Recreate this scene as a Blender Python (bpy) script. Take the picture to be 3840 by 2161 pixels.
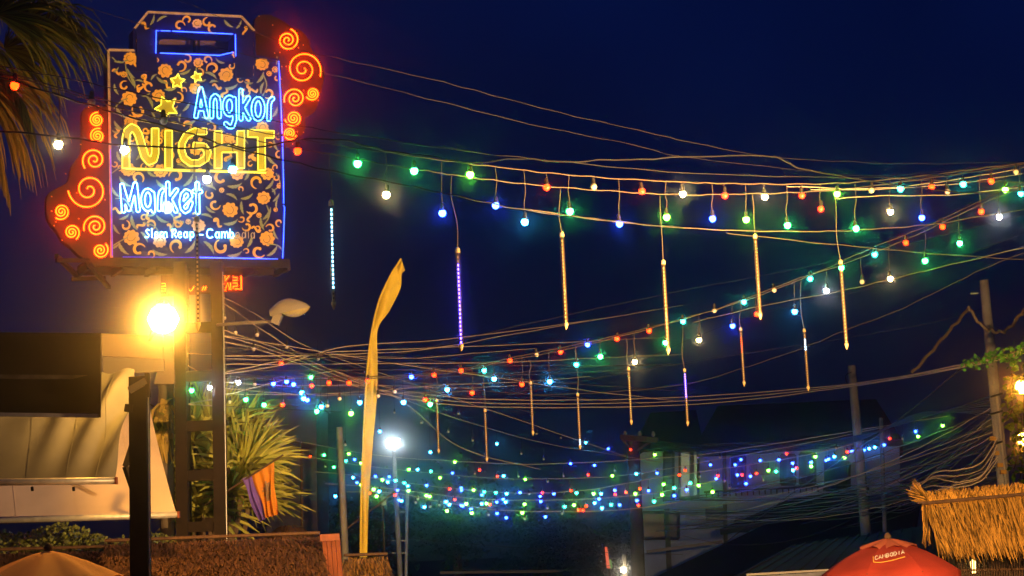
import bpy, bmesh, math, random
import numpy as np
from mathutils import Vector, Matrix

sc = bpy.context.scene
for o in list(bpy.data.objects):
    bpy.data.objects.remove(o)
rnd = random.Random(7)

# ------------------------------------------------------------------ camera
FPX = 6400.0                       # focal length in photograph pixels (60 mm on 36 mm)
camd = bpy.data.cameras.new('camera')
cam = bpy.data.objects.new('camera', camd)
sc.collection.objects.link(cam)
sc.camera = cam
camd.lens = 60.0
camd.sensor_width = 36.0
camd.clip_start = 0.1
camd.clip_end = 4000.0
CAM = Vector((0, 0, 2.6))
RC = Matrix.Rotation(math.radians(90 + 8.9), 3, 'X') @ Matrix.Rotation(math.radians(-2.4), 3, 'Z')
cam.matrix_world = Matrix.Translation(CAM) @ RC.to_4x4()

# ------------------------------------------------------------------ world: night sky
w = bpy.data.worlds.new('World')
sc.world = w
w.use_nodes = True
wn = w.node_tree
bg = wn.nodes['Background']
tc = wn.nodes.new('ShaderNodeTexCoord')
sep = wn.nodes.new('ShaderNodeSeparateXYZ')
ramp = wn.nodes.new('ShaderNodeValToRGB')
wn.links.new(tc.outputs['Generated'], sep.inputs[0])
wn.links.new(sep.outputs['Z'], ramp.inputs[0])
cr = ramp.color_ramp
cr.elements[0].position = 0.0
cr.elements[0].color = (0.0026, 0.0028, 0.0105, 1)
cr.elements[1].position = 0.45
cr.elements[1].color = (0.0006, 0.0056, 0.056, 1)
e = cr.elements.new(0.16)
e.color = (0.0012, 0.0032, 0.025, 1)
cnz = wn.nodes.new('ShaderNodeTexNoise'); cnz.inputs['Scale'].default_value = 3.0; cnz.inputs['Detail'].default_value = 4.0
wn.links.new(tc.outputs['Generated'], cnz.inputs['Vector'])
cmr = wn.nodes.new('ShaderNodeMapRange'); cmr.inputs['From Min'].default_value = .3; cmr.inputs['From Max'].default_value = .7; cmr.inputs['To Min'].default_value = .72; cmr.inputs['To Max'].default_value = 1.28
wn.links.new(cnz.outputs['Fac'], cmr.inputs['Value'])
wn.links.new(cmr.outputs[0], bg.inputs[1])
wn.links.new(ramp.outputs[0], bg.inputs[0])
bg.inputs[1].default_value = 1.0

# ------------------------------------------------------------------ view and render settings
sc.view_settings.view_transform = 'Standard'
sc.view_settings.look = 'None'
sc.view_settings.gamma = 1.0
sc.view_settings.exposure = 0.0
sc.cycles.use_denoising = True
sc.cycles.max_bounces = 5
sc.cycles.diffuse_bounces = 2
sc.cycles.glossy_bounces = 2
sc.cycles.transmission_bounces = 3
sc.cycles.transparent_max_bounces = 10
sc.cycles.volume_bounces = 0
sc.cycles.sample_clamp_indirect = 4.0
sc.cycles.use_light_tree = True

HAZE_DENSITY = 0.0072
HAZE_G = 0.992

# lamp strengths (radiance of the glowing surfaces)
L_SODIUM = 640.0
L_RIGHT = 320.0
W_RIGHT = 11000.0          # watts of the added spot brightening the sign and wires
W_THATCH = 4400.0         # watts of the added spot brightening the thatch
L_FLOOD = 95.0
L_BULB = 90.0
L_NEON = 6.0

# ------------------------------------------------------------------ helpers
def ray(x, y):
    return RC @ Vector(((x - 1920.0) / FPX, -(y - 1080.5) / FPX, -1.0))

def P(x, y, Y):
    d = ray(x, y)
    return CAM + d * (Y / d.y)

def mpp(Y):                        # metres per photograph pixel at distance Y
    return Y / FPX

def tag(o, label=None, cat=None, group=None, kind=None):
    if label: o['label'] = label
    if cat: o['category'] = cat
    if group: o['group'] = group
    if kind: o['kind'] = kind
    return o

def link(o, parent=None):
    sc.collection.objects.link(o)
    if parent is not None:
        o.parent = parent
    return o

def empty(name, loc, label, cat, group=None):
    o = bpy.data.objects.new(name, None)
    o.empty_display_size = 0.1
    o.location = loc
    link(o)
    return tag(o, label, cat, group, 'thing')

WORLDLOC = {}
def wloc(o):
    v = Vector((0, 0, 0))
    while o is not None:
        v += o.location
        o = o.parent
    return v

def mk(name, verts, faces, mat, parent=None, smooth=False, world=True):
    me = bpy.data.meshes.new(name)
    off = wloc(parent) if (parent is not None and world) else Vector((0, 0, 0))
    me.from_pydata([tuple(Vector(v) - off) for v in verts], [], faces)
    me.update()
    if mat is not None:
        me.materials.append(mat)
    if smooth:
        for p in me.polygons: p.use_smooth = True
    return link(bpy.data.objects.new(name, me), parent)

class MB:
    def __init__(s):
        s.v = []; s.f = []
    def add(s, verts, faces):
        n = len(s.v)
        s.v += [Vector(v) for v in verts]
        s.f += [tuple(i + n for i in f) for f in faces]
        return s
    def box(s, c, size, R=None):
        hx, hy, hz = [k / 2 for k in size]
        vs = [Vector((sx * hx, sy * hy, sz * hz)) for sz in (-1, 1) for sy in (-1, 1) for sx in (-1, 1)]
        if R is not None: vs = [R @ v for v in vs]
        c = Vector(c)
        return s.add([v + c for v in vs], [(0, 2, 3, 1), (4, 5, 7, 6), (0, 1, 5, 4), (2, 6, 7, 3), (0, 4, 6, 2), (1, 3, 7, 5)])
    def beam(s, a, b, wx, wy, up=None):
        a = Vector(a); b = Vector(b); d = (b - a)
        L = d.length; d.normalize()
        u = Vector((0, 0, 1)) if up is None else Vector(up)
        if abs(d.dot(u)) > 0.95: u = Vector((0, 1, 0))
        x = d.cross(u).normalized(); y = x.cross(d).normalized()
        vs = []
        for p in (a, b):
            for sx, sy in ((-1, -1), (1, -1), (1, 1), (-1, 1)):
                vs.append(p + x * (sx * wx / 2) + y * (sy * wy / 2))
        return s.add(vs, [(0, 1, 2, 3), (7, 6, 5, 4), (0, 4, 5, 1), (1, 5, 6, 2), (2, 6, 7, 3), (3, 7, 4, 0)])
    def tube(s, pts, r, n=5, closed=False, caps=True):
        pts = [Vector(p) for p in pts]
        N = len(pts)
        rr = r if isinstance(r, (list, tuple)) else [r] * N
        vs = []; fs = []
        prevx = None
        for i, p in enumerate(pts):
            if closed:
                d = pts[(i + 1) % N] - pts[i - 1]
            else:
                d = pts[min(i + 1, N - 1)] - pts[max(i - 1, 0)]
            if d.length < 1e-9: d = Vector((0, 0, 1))
            d.normalize()
            if prevx is None:
                u = Vector((0, 1, 0)) if abs(d.y) < 0.9 else Vector((0, 0, 1))
                x = d.cross(u).normalized()
            else:
                x = (prevx - d * prevx.dot(d))
                x = x.normalized() if x.length > 1e-6 else d.orthogonal().normalized()
            prevx = x
            y = d.cross(x)
            for k in range(n):
                a = 2 * math.pi * k / n
                vs.append(p + x * (math.cos(a) * rr[i]) + y * (math.sin(a) * rr[i]))
        M = N if closed else N - 1
        for i in range(M):
            j = (i + 1) % N
            for k in range(n):
                k2 = (k + 1) % n
                fs.append((i * n + k, i * n + k2, j * n + k2, j * n + k))
        if caps and not closed:
            fs.append(tuple(range(n - 1, -1, -1)))
            fs.append(tuple((N - 1) * n + k for k in range(n)))
        return s.add(vs, fs)
    def lathe(s, prof, c=(0, 0, 0), n=10):
        c = Vector(c); vs = []; fs = []
        for (r, z) in prof:
            for k in range(n):
                a = 2 * math.pi * k / n
                vs.append(c + Vector((r * math.cos(a), r * math.sin(a), z)))
        for i in range(len(prof) - 1):
            for k in range(n):
                k2 = (k + 1) % n
                fs.append((i * n + k, i * n + k2, (i + 1) * n + k2, (i + 1) * n + k))
        fs.append(tuple(range(n - 1, -1, -1)))
        fs.append(tuple((len(prof) - 1) * n + k for k in range(n)))
        return s.add(vs, fs)
    def ribbon(s, pts, side, widths):
        vs = []; fs = []
        for p, sd, wd in zip(pts, side, widths):
            vs += [Vector(p) - Vector(sd) * (wd / 2), Vector(p) + Vector(sd) * (wd / 2)]
        for i in range(len(pts) - 1):
            fs.append((2 * i, 2 * i + 1, 2 * i + 3, 2 * i + 2))
        return s.add(vs, fs)
    def build(s, name, mat, parent=None, smooth=False):
        return mk(name, s.v, s.f, mat, parent, smooth)

def plate(name, loops, back, mat, parent=None):
    """flat plate: first loop is the outline, the others are holes; extruded by vector back"""
    bm = bmesh.new()
    back = Vector(back)
    edges = []; rings = []
    for lp in loops:
        vs = [bm.verts.new(p) for p in lp]
        rings.append(vs)
        for i in range(len(vs)):
            edges.append(bm.edges.new((vs[i], vs[(i + 1) % len(vs)])))
    r = bmesh.ops.triangle_fill(bm, use_beauty=True, use_dissolve=False, edges=edges)
    front = [f for f in r['geom'] if isinstance(f, bmesh.types.BMFace)]
    if back.length > 1e-6:
        m = {}
        for vs in rings:
            for v in vs:
                m[v] = bm.verts.new(v.co + back)
        for f in front:
            bm.faces.new([m[v] for v in reversed(f.verts)])
        for vs in rings:
            for i in range(len(vs)):
                a, b = vs[i], vs[(i + 1) % len(vs)]
                bm.faces.new((a, b, m[b], m[a]))
    bmesh.ops.recalc_face_normals(bm, faces=bm.faces[:])
    off = wloc(parent) if parent is not None else Vector((0, 0, 0))
    for v in bm.verts: v.co -= off
    me = bpy.data.meshes.new(name)
    bm.to_mesh(me); bm.free()
    me.materials.append(mat)
    return link(bpy.data.objects.new(name, me), parent)

def spline(pts, sub=6):
    pts = [Vector(p) for p in pts]
    out = []
    n = len(pts)
    if n < 3:
        return [pts[0].lerp(pts[-1], i / sub) for i in range(sub + 1)]
    for i in range(n - 1):
        p0 = pts[max(i - 1, 0)]; p1 = pts[i]; p2 = pts[i + 1]; p3 = pts[min(i + 2, n - 1)]
        for k in range(sub):
            t = k / sub
            out.append(0.5 * ((2 * p1) + (p2 - p0) * t + (2 * p0 - 5 * p1 + 4 * p2 - p3) * t * t + (3 * p1 - p0 - 3 * p2 + p3) * t ** 3))
    out.append(pts[-1])
    return out

# ------------------------------------------------------------------ materials
def pbr(name, col, rough=0.7, var=0.25, scale=6.0, metal=0.0, bump=0.0, bscale=30.0, island=0.0, spec=0.3, stretch=None, transl=0.0):
    m = bpy.data.materials.new(name)
    m.use_nodes = True
    nt = m.node_tree
    b = nt.nodes['Principled BSDF']
    b.inputs['Roughness'].default_value = rough
    b.inputs['Metallic'].default_value = metal
    b.inputs['Specular IOR Level'].default_value = spec
    t = nt.nodes.new('ShaderNodeTexCoord')
    src = t.outputs['Object']
    if stretch:
        mp = nt.nodes.new('ShaderNodeMapping')
        mp.inputs['Scale'].default_value = stretch
        nt.links.new(src, mp.inputs[0]); src = mp.outputs[0]
    nz = nt.nodes.new('ShaderNodeTexNoise')
    nz.inputs['Scale'].default_value = scale
    nz.inputs['Detail'].default_value = 5.0
    nt.links.new(src, nz.inputs['Vector'])
    val = nz.outputs['Fac']
    if island:
        g = nt.nodes.new('ShaderNodeNewGeometry')
        mx = nt.nodes.new('ShaderNodeMix')
        mx.inputs[0].default_value = island
        nt.links.new(val, mx.inputs[2]); nt.links.new(g.outputs['Random Per Island'], mx.inputs[3])
        val = mx.outputs[0]
    rp = nt.nodes.new('ShaderNodeValToRGB')
    c = Vector(col)
    rp.color_ramp.elements[0].position = 0.25
    rp.color_ramp.elements[1].position = 0.75
    rp.color_ramp.elements[0].color = (*(c * (1 - var)), 1)
    rp.color_ramp.elements[1].color = (*[min(1, k) for k in (c * (1 + var))], 1)
    nt.links.new(val, rp.inputs[0])
    nt.links.new(rp.outputs[0], b.inputs['Base Color'])
    if bump:
        bp = nt.nodes.new('ShaderNodeBump')
        bp.inputs['Strength'].default_value = bump
        bp.inputs['Distance'].default_value = 0.02
        n2 = nt.nodes.new('ShaderNodeTexNoise')
        n2.inputs['Scale'].default_value = bscale
        n2.inputs['Detail'].default_value = 6
        nt.links.new(src, n2.inputs['Vector'])
        nt.links.new(n2.outputs['Fac'], bp.inputs['Height'])
        nt.links.new(bp.outputs[0], b.inputs['Normal'])
    if transl:
        out = nt.nodes['Material Output']
        tr = nt.nodes.new('ShaderNodeBsdfTranslucent')
        nt.links.new(rp.outputs[0], tr.inputs[0])
        ms = nt.nodes.new('ShaderNodeMixShader')
        ms.inputs[0].default_value = transl
        nt.links.new(b.outputs[0], ms.inputs[1]); nt.links.new(tr.outputs[0], ms.inputs[2])
        nt.links.new(ms.outputs[0], out.inputs['Surface'])
    return m

def glow(name, col, s):
    m = bpy.data.materials.new(name)
    m.use_nodes = True
    nt = m.node_tree
    b = nt.nodes['Principled BSDF']
    b.inputs['Base Color'].default_value = (0.03, 0.03, 0.03, 1)
    b.inputs['Roughness'].default_value = 0.3
    b.inputs['Emission Color'].default_value = (*col, 1)
    b.inputs['Emission Strength'].default_value = s
    return m

def clear(name, col, mix=0.5, rough=0.15):
    """thin clear plastic or glass shell"""
    m = bpy.data.materials.new(name)
    m.use_nodes = True
    nt = m.node_tree
    b = nt.nodes['Principled BSDF']
    b.inputs['Base Color'].default_value = (*col, 1)
    b.inputs['Roughness'].default_value = rough
    tr = nt.nodes.new('ShaderNodeBsdfTransparent')
    ms = nt.nodes.new('ShaderNodeMixShader')
    ms.inputs[0].default_value = mix
    nt.links.new(tr.outputs[0], ms.inputs[1]); nt.links.new(b.outputs[0], ms.inputs[2])
    nt.links.new(ms.outputs[0], nt.nodes['Material Output'].inputs['Surface'])
    return m

M = {}
M['ground'] = pbr('ground', (0.07, 0.06, 0.05), 0.9, 0.3, 0.6, bump=0.3)
M['pale_wire'] = pbr('pale_wire', (0.105, 0.08, 0.055), 0.5, 0.3, 3.0)
M['black_wire'] = pbr('black_wire', (0.012, 0.012, 0.013), 0.5, 0.3, 3.0)
M['grey_wire'] = pbr('grey_wire', (0.05, 0.045, 0.042), 0.5, 0.4, 2.0)
M['brightened_wire'] = pbr('brightened_wire', (0.62, 0.50, 0.34), 0.5, 0.2, 3.0)  # brighter copy of the pale wire, lamplight put into its colour
M['dim_wire'] = pbr('dim_wire', (0.022, 0.018, 0.016), 0.6, 0.3, 3.0)
M['holder'] = pbr('holder', (0.03, 0.026, 0.022), 0.5, 0.2)
M['navy'] = pbr('navy_paint', (0.007, 0.009, 0.14), 0.6, 0.4, 3.0, spec=0.1)
M['cream'] = pbr('cream_paint', (0.80, 0.46, 0.075), 0.6, 0.2, 2.5)
M['peach'] = pbr('peach_paint', (0.74, 0.48, 0.22), 0.6, 0.2, 2.5)
M['leafpaint'] = pbr('sage_paint', (0.27, 0.33, 0.17), 0.6, 0.2, 5.0)
M['ink'] = pbr('ink', (0.02, 0.015, 0.015), 0.6, 0.1)
M['wing'] = pbr('wing_paint', (0.012, 0.002, 0.002), 0.6, 0.5, 4.0)
M['edge'] = pbr('edge_metal', (0.55, 0.42, 0.30), 0.5, 0.35, 12.0, metal=0.2)
M['yellowface'] = pbr('yellow_face', (0.50, 0.48, 0.03), 0.5, 0.12, 6.0)
M['blueface'] = pbr('pale_blue_face', (0.25, 0.5, 0.62), 0.5, 0.12, 6.0)
M['steel_dark'] = pbr('dark_steel', (0.010, 0.008, 0.007), 0.8, 0.4, 9.0, bump=0.1, spec=.1)
M['steel_brown'] = pbr('brown_steel', (0.018, 0.011, 0.007), 0.7, 0.4, 9.0, bump=0.1, spec=.2)
M['grey_metal'] = pbr('grey_metal', (0.35, 0.36, 0.36), 0.4, 0.25, 14.0, metal=0.3)
M['lamp_shell'] = pbr('lamp_shell', (0.26, 0.24, 0.21), 0.5, 0.15, 8.0)
M['lens'] = pbr('lamp_lens', (0.32, 0.28, 0.14), 0.15, 0.2, 40.0)
M['awning_grey'] = pbr('awning_grey', (0.095, 0.105, 0.125), 0.85, 0.22, 2.2, bump=0.06, bscale=90, transl=0.25)
M['awning_cream'] = pbr('awning_cream', (0.66, 0.56, 0.52), 0.85, 0.16, 1.8, bump=0.05, bscale=90, transl=0.3)
M['board'] = pbr('board_dark', (0.010, 0.007, 0.005), 0.9, 0.5, 5.0, bump=0.1)
M['tan'] = pbr('tan_sheet', (0.16, 0.13, 0.095), 0.75, 0.12, 4.0)
M['tan2'] = pbr('grey_sheet', (0.09, 0.085, 0.08), 0.8, 0.15, 5.0)
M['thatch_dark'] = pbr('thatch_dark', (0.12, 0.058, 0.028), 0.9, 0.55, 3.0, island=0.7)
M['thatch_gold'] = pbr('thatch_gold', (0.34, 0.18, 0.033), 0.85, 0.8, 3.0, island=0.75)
M['thatch_base'] = pbr('thatch_base', (0.07, 0.04, 0.02), 0.95, 0.4, 6.0)
M['concrete'] = pbr('concrete', (0.24, 0.235, 0.22), 0.85, 0.3, 7.0, bump=0.3, bscale=40)
M['wood'] = pbr('wood', (0.09, 0.05, 0.03), 0.8, 0.4, 5.0, bump=0.3, stretch=(6, 6, 0.6))
M['redwood'] = pbr('red_wood', (0.18, 0.05, 0.02), 0.6, 0.3, 5.0, stretch=(6, 6, 0.6))
M['banner'] = pbr('banner', (0.62, 0.48, 0.06), 0.85, 0.14, 7.0, bump=0.25, bscale=14, transl=0.3)
M['flag_orange'] = pbr('flag_orange', (0.80, 0.30, 0.025), 0.7, 0.12, 6.0, transl=0.3)
M['flag_purple'] = pbr('flag_purple', (0.20, 0.11, 0.55), 0.7, 0.2, 6.0, transl=0.25)
M['emblem'] = pbr('flag_emblem', (0.30, 0.19, 0.09), 0.8, 0.5, 45.0)
M['palm'] = pbr('palm_leaf', (0.24, 0.27, 0.04), 0.6, 0.55, 2.0, island=0.7, transl=0.25)
M['palm_dry'] = pbr('palm_dry', (0.52, 0.36, 0.08), 0.7, 0.5, 2.0, island=0.7, transl=0.25)
M['bush'] = pbr('bush_leaf', (0.40, 0.40, 0.08), 0.5, 0.6, 2.0, island=0.7, transl=0.2)
M['hedge'] = pbr('hedge_leaf', (0.10, 0.12, 0.025), 0.35, 0.5, 3.0, island=0.8, spec=0.6)
M['ivy'] = pbr('ivy_leaf', (0.06, 0.22, 0.02), 0.5, 0.4, 2.0, island=0.8, transl=0.2)
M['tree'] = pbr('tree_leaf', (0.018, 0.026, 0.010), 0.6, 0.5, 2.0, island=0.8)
M['bark'] = pbr('bark', (0.12, 0.08, 0.05), 0.9, 0.4, 8.0, bump=0.5)
M['brella_orange'] = pbr('umbrella_orange', (0.92, 0.44, 0.12), 0.8, 0.15, 3.0, transl=0.12)
M['brella_red'] = pbr('umbrella_red', (0.38, 0.045, 0.03), 0.8, 0.28, 3.0, bump=.15, bscale=12, transl=0.3)
M['brella_top'] = pbr('umbrella_faded', (0.50, 0.13, 0.07), 0.8, 0.2, 4.0, transl=0.25)
M['brella_vent'] = pbr('umbrella_dark_red', (0.22, 0.03, 0.02), 0.8, 0.1, 4.0)
M['white_cloth'] = pbr('white_cloth', (0.78, 0.76, 0.74), 0.8, 0.05, 4.0, transl=0.3)
M['wall_bluelit'] = pbr('wall_bluelit', (0.46, 0.60, 0.82), 0.85, 0.2, 0.8, bump=0.1)  # white wall, with the blue of the bulbs' light put into its colour
M['wall_dim'] = pbr('wall_dim', (0.24, 0.22, 0.25), 0.9, 0.25, 0.6)
M['roof_dark'] = pbr('roof_dark', (0.012, 0.011, 0.011), 0.9, 0.4, 3.0)
M['roof_green'] = pbr('roof_green', (0.045, 0.05, 0.032), 0.8, 0.35, 3.0)
M['pane_dark'] = pbr('pane_dark', (0.012, 0.014, 0.017), 0.25, 0.3)
M['frame_dark'] = pbr('frame_dark', (0.03, 0.025, 0.022), 0.6, 0.3)
M['shutter'] = pbr('shutter', (0.16, 0.18, 0.14), 0.7, 0.3)
M['glass_tube'] = clear('tube_plastic', (0.30, 0.20, 0.09), 0.14, 0.2)  # clear plastic, with the amber of the sodium light put into its tint
M['led_off'] = pbr('led_off', (0.03, 0.02, 0.01), 0.5, 0.3, 60.0)
M['led_dot'] = pbr('led_dot', (0.45, 0.33, 0.16), 0.5, 0.2)
M['bulb_off'] = pbr('bulb_off', (0.70, 0.62, 0.45), 0.2, 0.1, spec=0.6)
M['lit_room'] = glow('lit_room', (0.75, 0.85, 0.45), 0.22)

def lit(name, col, k=1.0):
    return glow('lit_' + name, col, L_BULB * k)
BC = {
    'green': lit('green', (0.03, 1.0, 0.14)), 'lime': lit('lime', (0.14, 1.0, 0.03)),
    'teal': lit('teal', (0.02, 0.85, 0.50), 0.6), 'blue': lit('blue', (0.012, 0.045, 1.0), 1.0),
    'cyan': lit('cyan', (0.03, 0.40, 1.0)), 'warm': lit('warm', (1.0, 0.72, 0.26), 0.9),
    'white': lit('white', (0.80, 0.85, 1.0), 0.9), 'red': lit('red', (1.0, 0.022, 0.001), 0.20),
}

# ------------------------------------------------------------------ setting: ground
mk('ground', [(-900, -40, 0), (900, -40, 0), (900, 2500, 0), (-900, 2500, 0)], [(0, 1, 2, 3)], M['ground'])
tag(bpy.data.objects['ground'], kind='structure')

# ================================================================== NEON SIGN
SA = P(412, 970, 22.0)
SB = P(1066, 976, 23.1)
su = Vector((SB.x - SA.x, SB.y - SA.y, 0)).normalized()
sn = Vector((su.y, -su.x, 0)).normalized()          # towards the camera
def SP(x, y, off=0.0):
    d = ray(x, y)
    o = SA + sn * off
    t = (o - CAM).dot(sn) / d.dot(sn)
    return CAM + d * t

sign = empty('neon_sign', SP(735, 975), 'big night market signboard with yellow and blue neon lettering and red spiral wings', 'sign')
PANEL = [(407, 188), (504, 190), (504, 108), (555, 46), (905, 63), (954, 117), (956, 211), (1045, 225), (1064, 972), (419, 966)]
WINDOW = [(590, 122), (881, 133), (881, 199), (590, 196)]
panel = plate('panel', [[SP(*p) for p in PANEL], [SP(*p) for p in WINDOW]], -sn * 0.30, M['navy'], sign)
bpk = MB()
back = plate('back_panel', [[SP(*p, -0.8) for p in [(598, 150), (712, 136), (890, 138), (890, 205), (585, 205)]]], -sn * 0.05, pbr('back_panel', (0.16, 0.10, 0.12), 0.8, 0.2, 3.0), sign)
for xx in (728, 745):
    MB().beam(SP(xx, 118, -0.5), SP(xx + 1, 205, -0.5), 0.03, 0.05).build('window_post', M['steel_dark'], sign)
# metal edging round the outline
for i in range(len(PANEL)):
    a, b = PANEL[i], PANEL[(i + 1) % len(PANEL)]
    if i == 8: continue
    MB().beam(SP(*a, 0.012), SP(*b, 0.012), 0.028, 0.03).build('edge_trim', M['edge'] if i in (9, 0, 2, 3, 4) else M['navy'], sign)
# raised pillar strips either side of the little window
for x0, x1, y0, y1 in ((513, 589, 120, 268), (882, 950, 140, 292)):
    lp = [(x0, y0), (x1, y0 - 18), (x1, y1 + 2), (x0, y1)]
    plate('pillar_strip', [[SP(*p, 0.03) for p in lp]], -sn * 0.028, M['navy'], sign)

# ---- painted motifs
def ribpx(pts, widths, off, name, mat, parent, ball=None):
    m = MB()
    pts = [Vector(p) for p in pts]
    vs = []
    for i, p in enumerate(pts):
        d = pts[min(i + 1, len(pts) - 1)] - pts[max(i - 1, 0)]
        n = Vector((-d.y, d.x)).normalized()
        vs.append(SP(*(p - n * widths[i] / 2), off)); vs.append(SP(*(p + n * widths[i] / 2), off))
    m.add(vs, [(2 * i, 2 * i + 1, 2 * i + 3, 2 * i + 2) for i in range(len(pts) - 1)])
    if ball:
        c, r = ball
        ring = [SP(c[0] + r * math.cos(k * math.pi / 6), c[1] + r * math.sin(k * math.pi / 6), off + 0.0006) for k in range(12)]
        m.add(ring, [tuple(range(12))])
    return m.build(name, mat, parent)

def curl(cx, cy, R, a0, dr, off):
    pts = []; ws = []
    for i in range(19):
        t = i / 18
        a = a0 + dr * t * 4.6
        r = R * (1.0 - 0.52 * t)
        pts.append((cx + r * math.cos(a), cy + r * math.sin(a)))
        ws.append(1.5 + 0.38 * R * math.sin(math.pi * min(1, t * 0.75 + 0.06)))
    ribpx(pts, ws, off, 'painted_scroll', M['cream'], panel, ball=(pts[-1], R * 0.24))

def flower(cx, cy, R, rot, off):
    lp = []
    for i in range(48):
        a = 2 * math.pi * i / 48
        r = R * (0.78 + 0.20 * abs(math.cos(4.5 * a))) * (1.0 + 0.20 * math.cos(a - 1.0))
        lp.append(SP(cx + r * math.cos(a + rot), cy + r * math.sin(a + rot) * 0.95, off))
    mk('painted_flower', lp, [tuple(range(48))], M['peach'] if 600 < cx < 800 and cy > 700 or cy < 120 else M['cream'], panel)
    pts = []
    for i in range(13):
        t = i / 12
        a = rot + 0.5 + t * 4.2
        r = R * (0.62 - 0.35 * t)
        pts.append((cx + r * math.cos(a), cy + r * math.sin(a)))
    ribpx(pts, [1.7] * 13, off + 0.003, 'painted_line', M['ink'], panel)

def leafm(cx, cy, L, rot, bend, off):
    pts = []; ws = []
    for i in range(15):
        t = i / 14
        a = rot + bend * (t - 0.5)
        x = (t - 0.5) * L
        y = bend * L * 0.22 * (1 - (2 * t - 1) ** 2)
        pts.append((cx + x * math.cos(rot) - y * math.sin(rot), cy + x * math.sin(rot) + y * math.cos(rot)))
        sr = 1.0 if i % 3 else 0.72
        ws.append(1.2 + L * 0.27 * sr * math.sin(math.pi * t) ** 0.8 * (1 - 0.4 * t))
    ribpx(pts, ws, off, 'painted_leaf', M['leafpaint'], panel)

def stem(pts, off):
    sp = [p.to_2d() for p in spline([(x, y, 0) for x, y in pts], 5)]
    ribpx(sp, [4.5] * len(sp), off, 'painted_stem', M['leafpaint'], panel)

FL = [(486, 216, 27), (623, 262, 29), (852, 283, 29), (982, 245, 27), (740, 236, 20), (738, 86, 20), (489, 367, 31), (598, 362, 26), (730, 335, 24),
      (486, 456, 28), (853, 520, 28), (988, 478, 26), (484, 640, 28), (600, 645, 28), (886, 650, 27), (1003, 648, 26), (632, 778, 27), (991, 747, 27),
      (859, 791, 31), (488, 888, 32), (746, 842, 27), (604, 905, 27), (889, 910, 28), (997, 898, 30), (620, 500, 24), (735, 560, 22), (889, 205, 17)]
for k, (x, y, r) in enumerate(FL):
    flower(x, y, r, k * 1.3, 0.006)
CU = [(674, 97, 20), (702, 76, 18), (777, 84, 18), (798, 106, 20), (553, 134, 17), (912, 156, 20), (678, 246, 22), (702, 222, 17), (778, 226, 17), (798, 258, 24),
      (467, 322, 19), (559, 324, 20), (520, 415, 26), (918, 346, 20), (1006, 350, 20), (667, 368, 22), (516, 668, 24), (660, 661, 27), (829, 668, 27), (964, 683, 25), (787, 730, 18),
      (806, 767, 21), (945, 780, 24), (470, 846, 19), (564, 842, 20), (1013, 857, 17), (521, 937, 25), (663, 923, 27), (831, 926, 28), (970, 944, 25), (925, 850, 18),
      (560, 520, 22), (700, 470, 20), (792, 480, 20), (960, 590, 22), (640, 585, 20), (900, 570, 20), (520, 232, 22), (935, 250, 20)]
for k, (x, y, r) in enumerate(CU):
    curl(x, y, r, (k * 2.4) % 6.28, 1 if k % 2 else -1, 0.008)
LE = [(570, 75, 42, -1.2, .5), (608, 72, 44, -0.5, -.6), (858, 88, 44, .7, .6), (895, 92, 36, -1.0, .5), (545, 185, 48, 1.0, .6), (562, 172, 40, 1.4, -.5), (905, 205, 46, 1.3, .5), (925, 215, 40, -1.2, .5),
      (492, 275, 46, .9, .6), (496, 310, 50, 1.2, -.5), (610, 300, 52, .5, .6), (694, 268, 46, -.4, .6), (790, 285, 50, .5, -.7), (867, 322, 52, -.3, .8), (975, 290, 50, -1.0, .6), (985, 330, 46, -1.3, -.5),
      (437, 335, 44, 1.2, .5), (455, 420, 56, .9, .7), (560, 385, 52, 1.1, -.6), (640, 330, 50, -.2, .6), (698, 400, 44, -.9, .5), (770, 350, 44, 1.2, .5), (445, 470, 48, .8, .6), (540, 460, 50, .2, -.6),
      (715, 455, 46, -.4, .7), (775, 452, 46, .5, -.7), (935, 480, 50, -.3, .7), (450, 590, 50, 1.1, .5), (520, 580, 46, -1.1, .5), (570, 650, 46, .6, .6), (700, 600, 44, .9, .6), (780, 560, 44, .6, -.6),
      (470, 680, 58, .7, .7), (610, 690, 58, .6, .7), (705, 675, 60, -.9, .6), (780, 680, 56, .9, -.6), (925, 655, 46, -1.2, .5), (880, 692, 56, -.2, .7), (1010, 690, 50, -.9, .6),
      (435, 720, 48, .9, .6), (740, 708, 44, -.3, .6), (790, 705, 44, .4, -.6), (868, 740, 48, .5, -.7), (925, 735, 50, -.4, .7), (910, 780, 50, 1.4, .4), (1000, 800, 56, -1.0, .6),
      (465, 812, 44, -.5, .6), (505, 835, 60, 1.2, .6), (610, 820, 54, .5, .7), (775, 812, 44, .3, -.6), (790, 785, 44, .6, .6), (865, 830, 56, -.3, .8), (985, 840, 50, 1.3, .5),
      (438, 860, 44, 1.0, .5), (540, 890, 48, 1.0, -.5), (465, 930, 62, .9, .7), (600, 945, 58, .3, .7), (712, 925, 62, -.9, .6), (782, 930, 62, .9, -.6), (935, 905, 50, -1.2, .5), (880, 950, 58, -.3, .7), (1020, 940, 56, -.8, .6),
      (1035, 545, 44, 1.2, .5), (1030, 420, 44, -1.1, .5), (1035, 740, 40, -.9, .5), (1035, 880, 40, 1.1, .5), (1020, 600, 48, .8, .6)]
for (x, y, L, a, b) in LE:
    leafm(x, y, L, a, b, 0.010)
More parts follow.
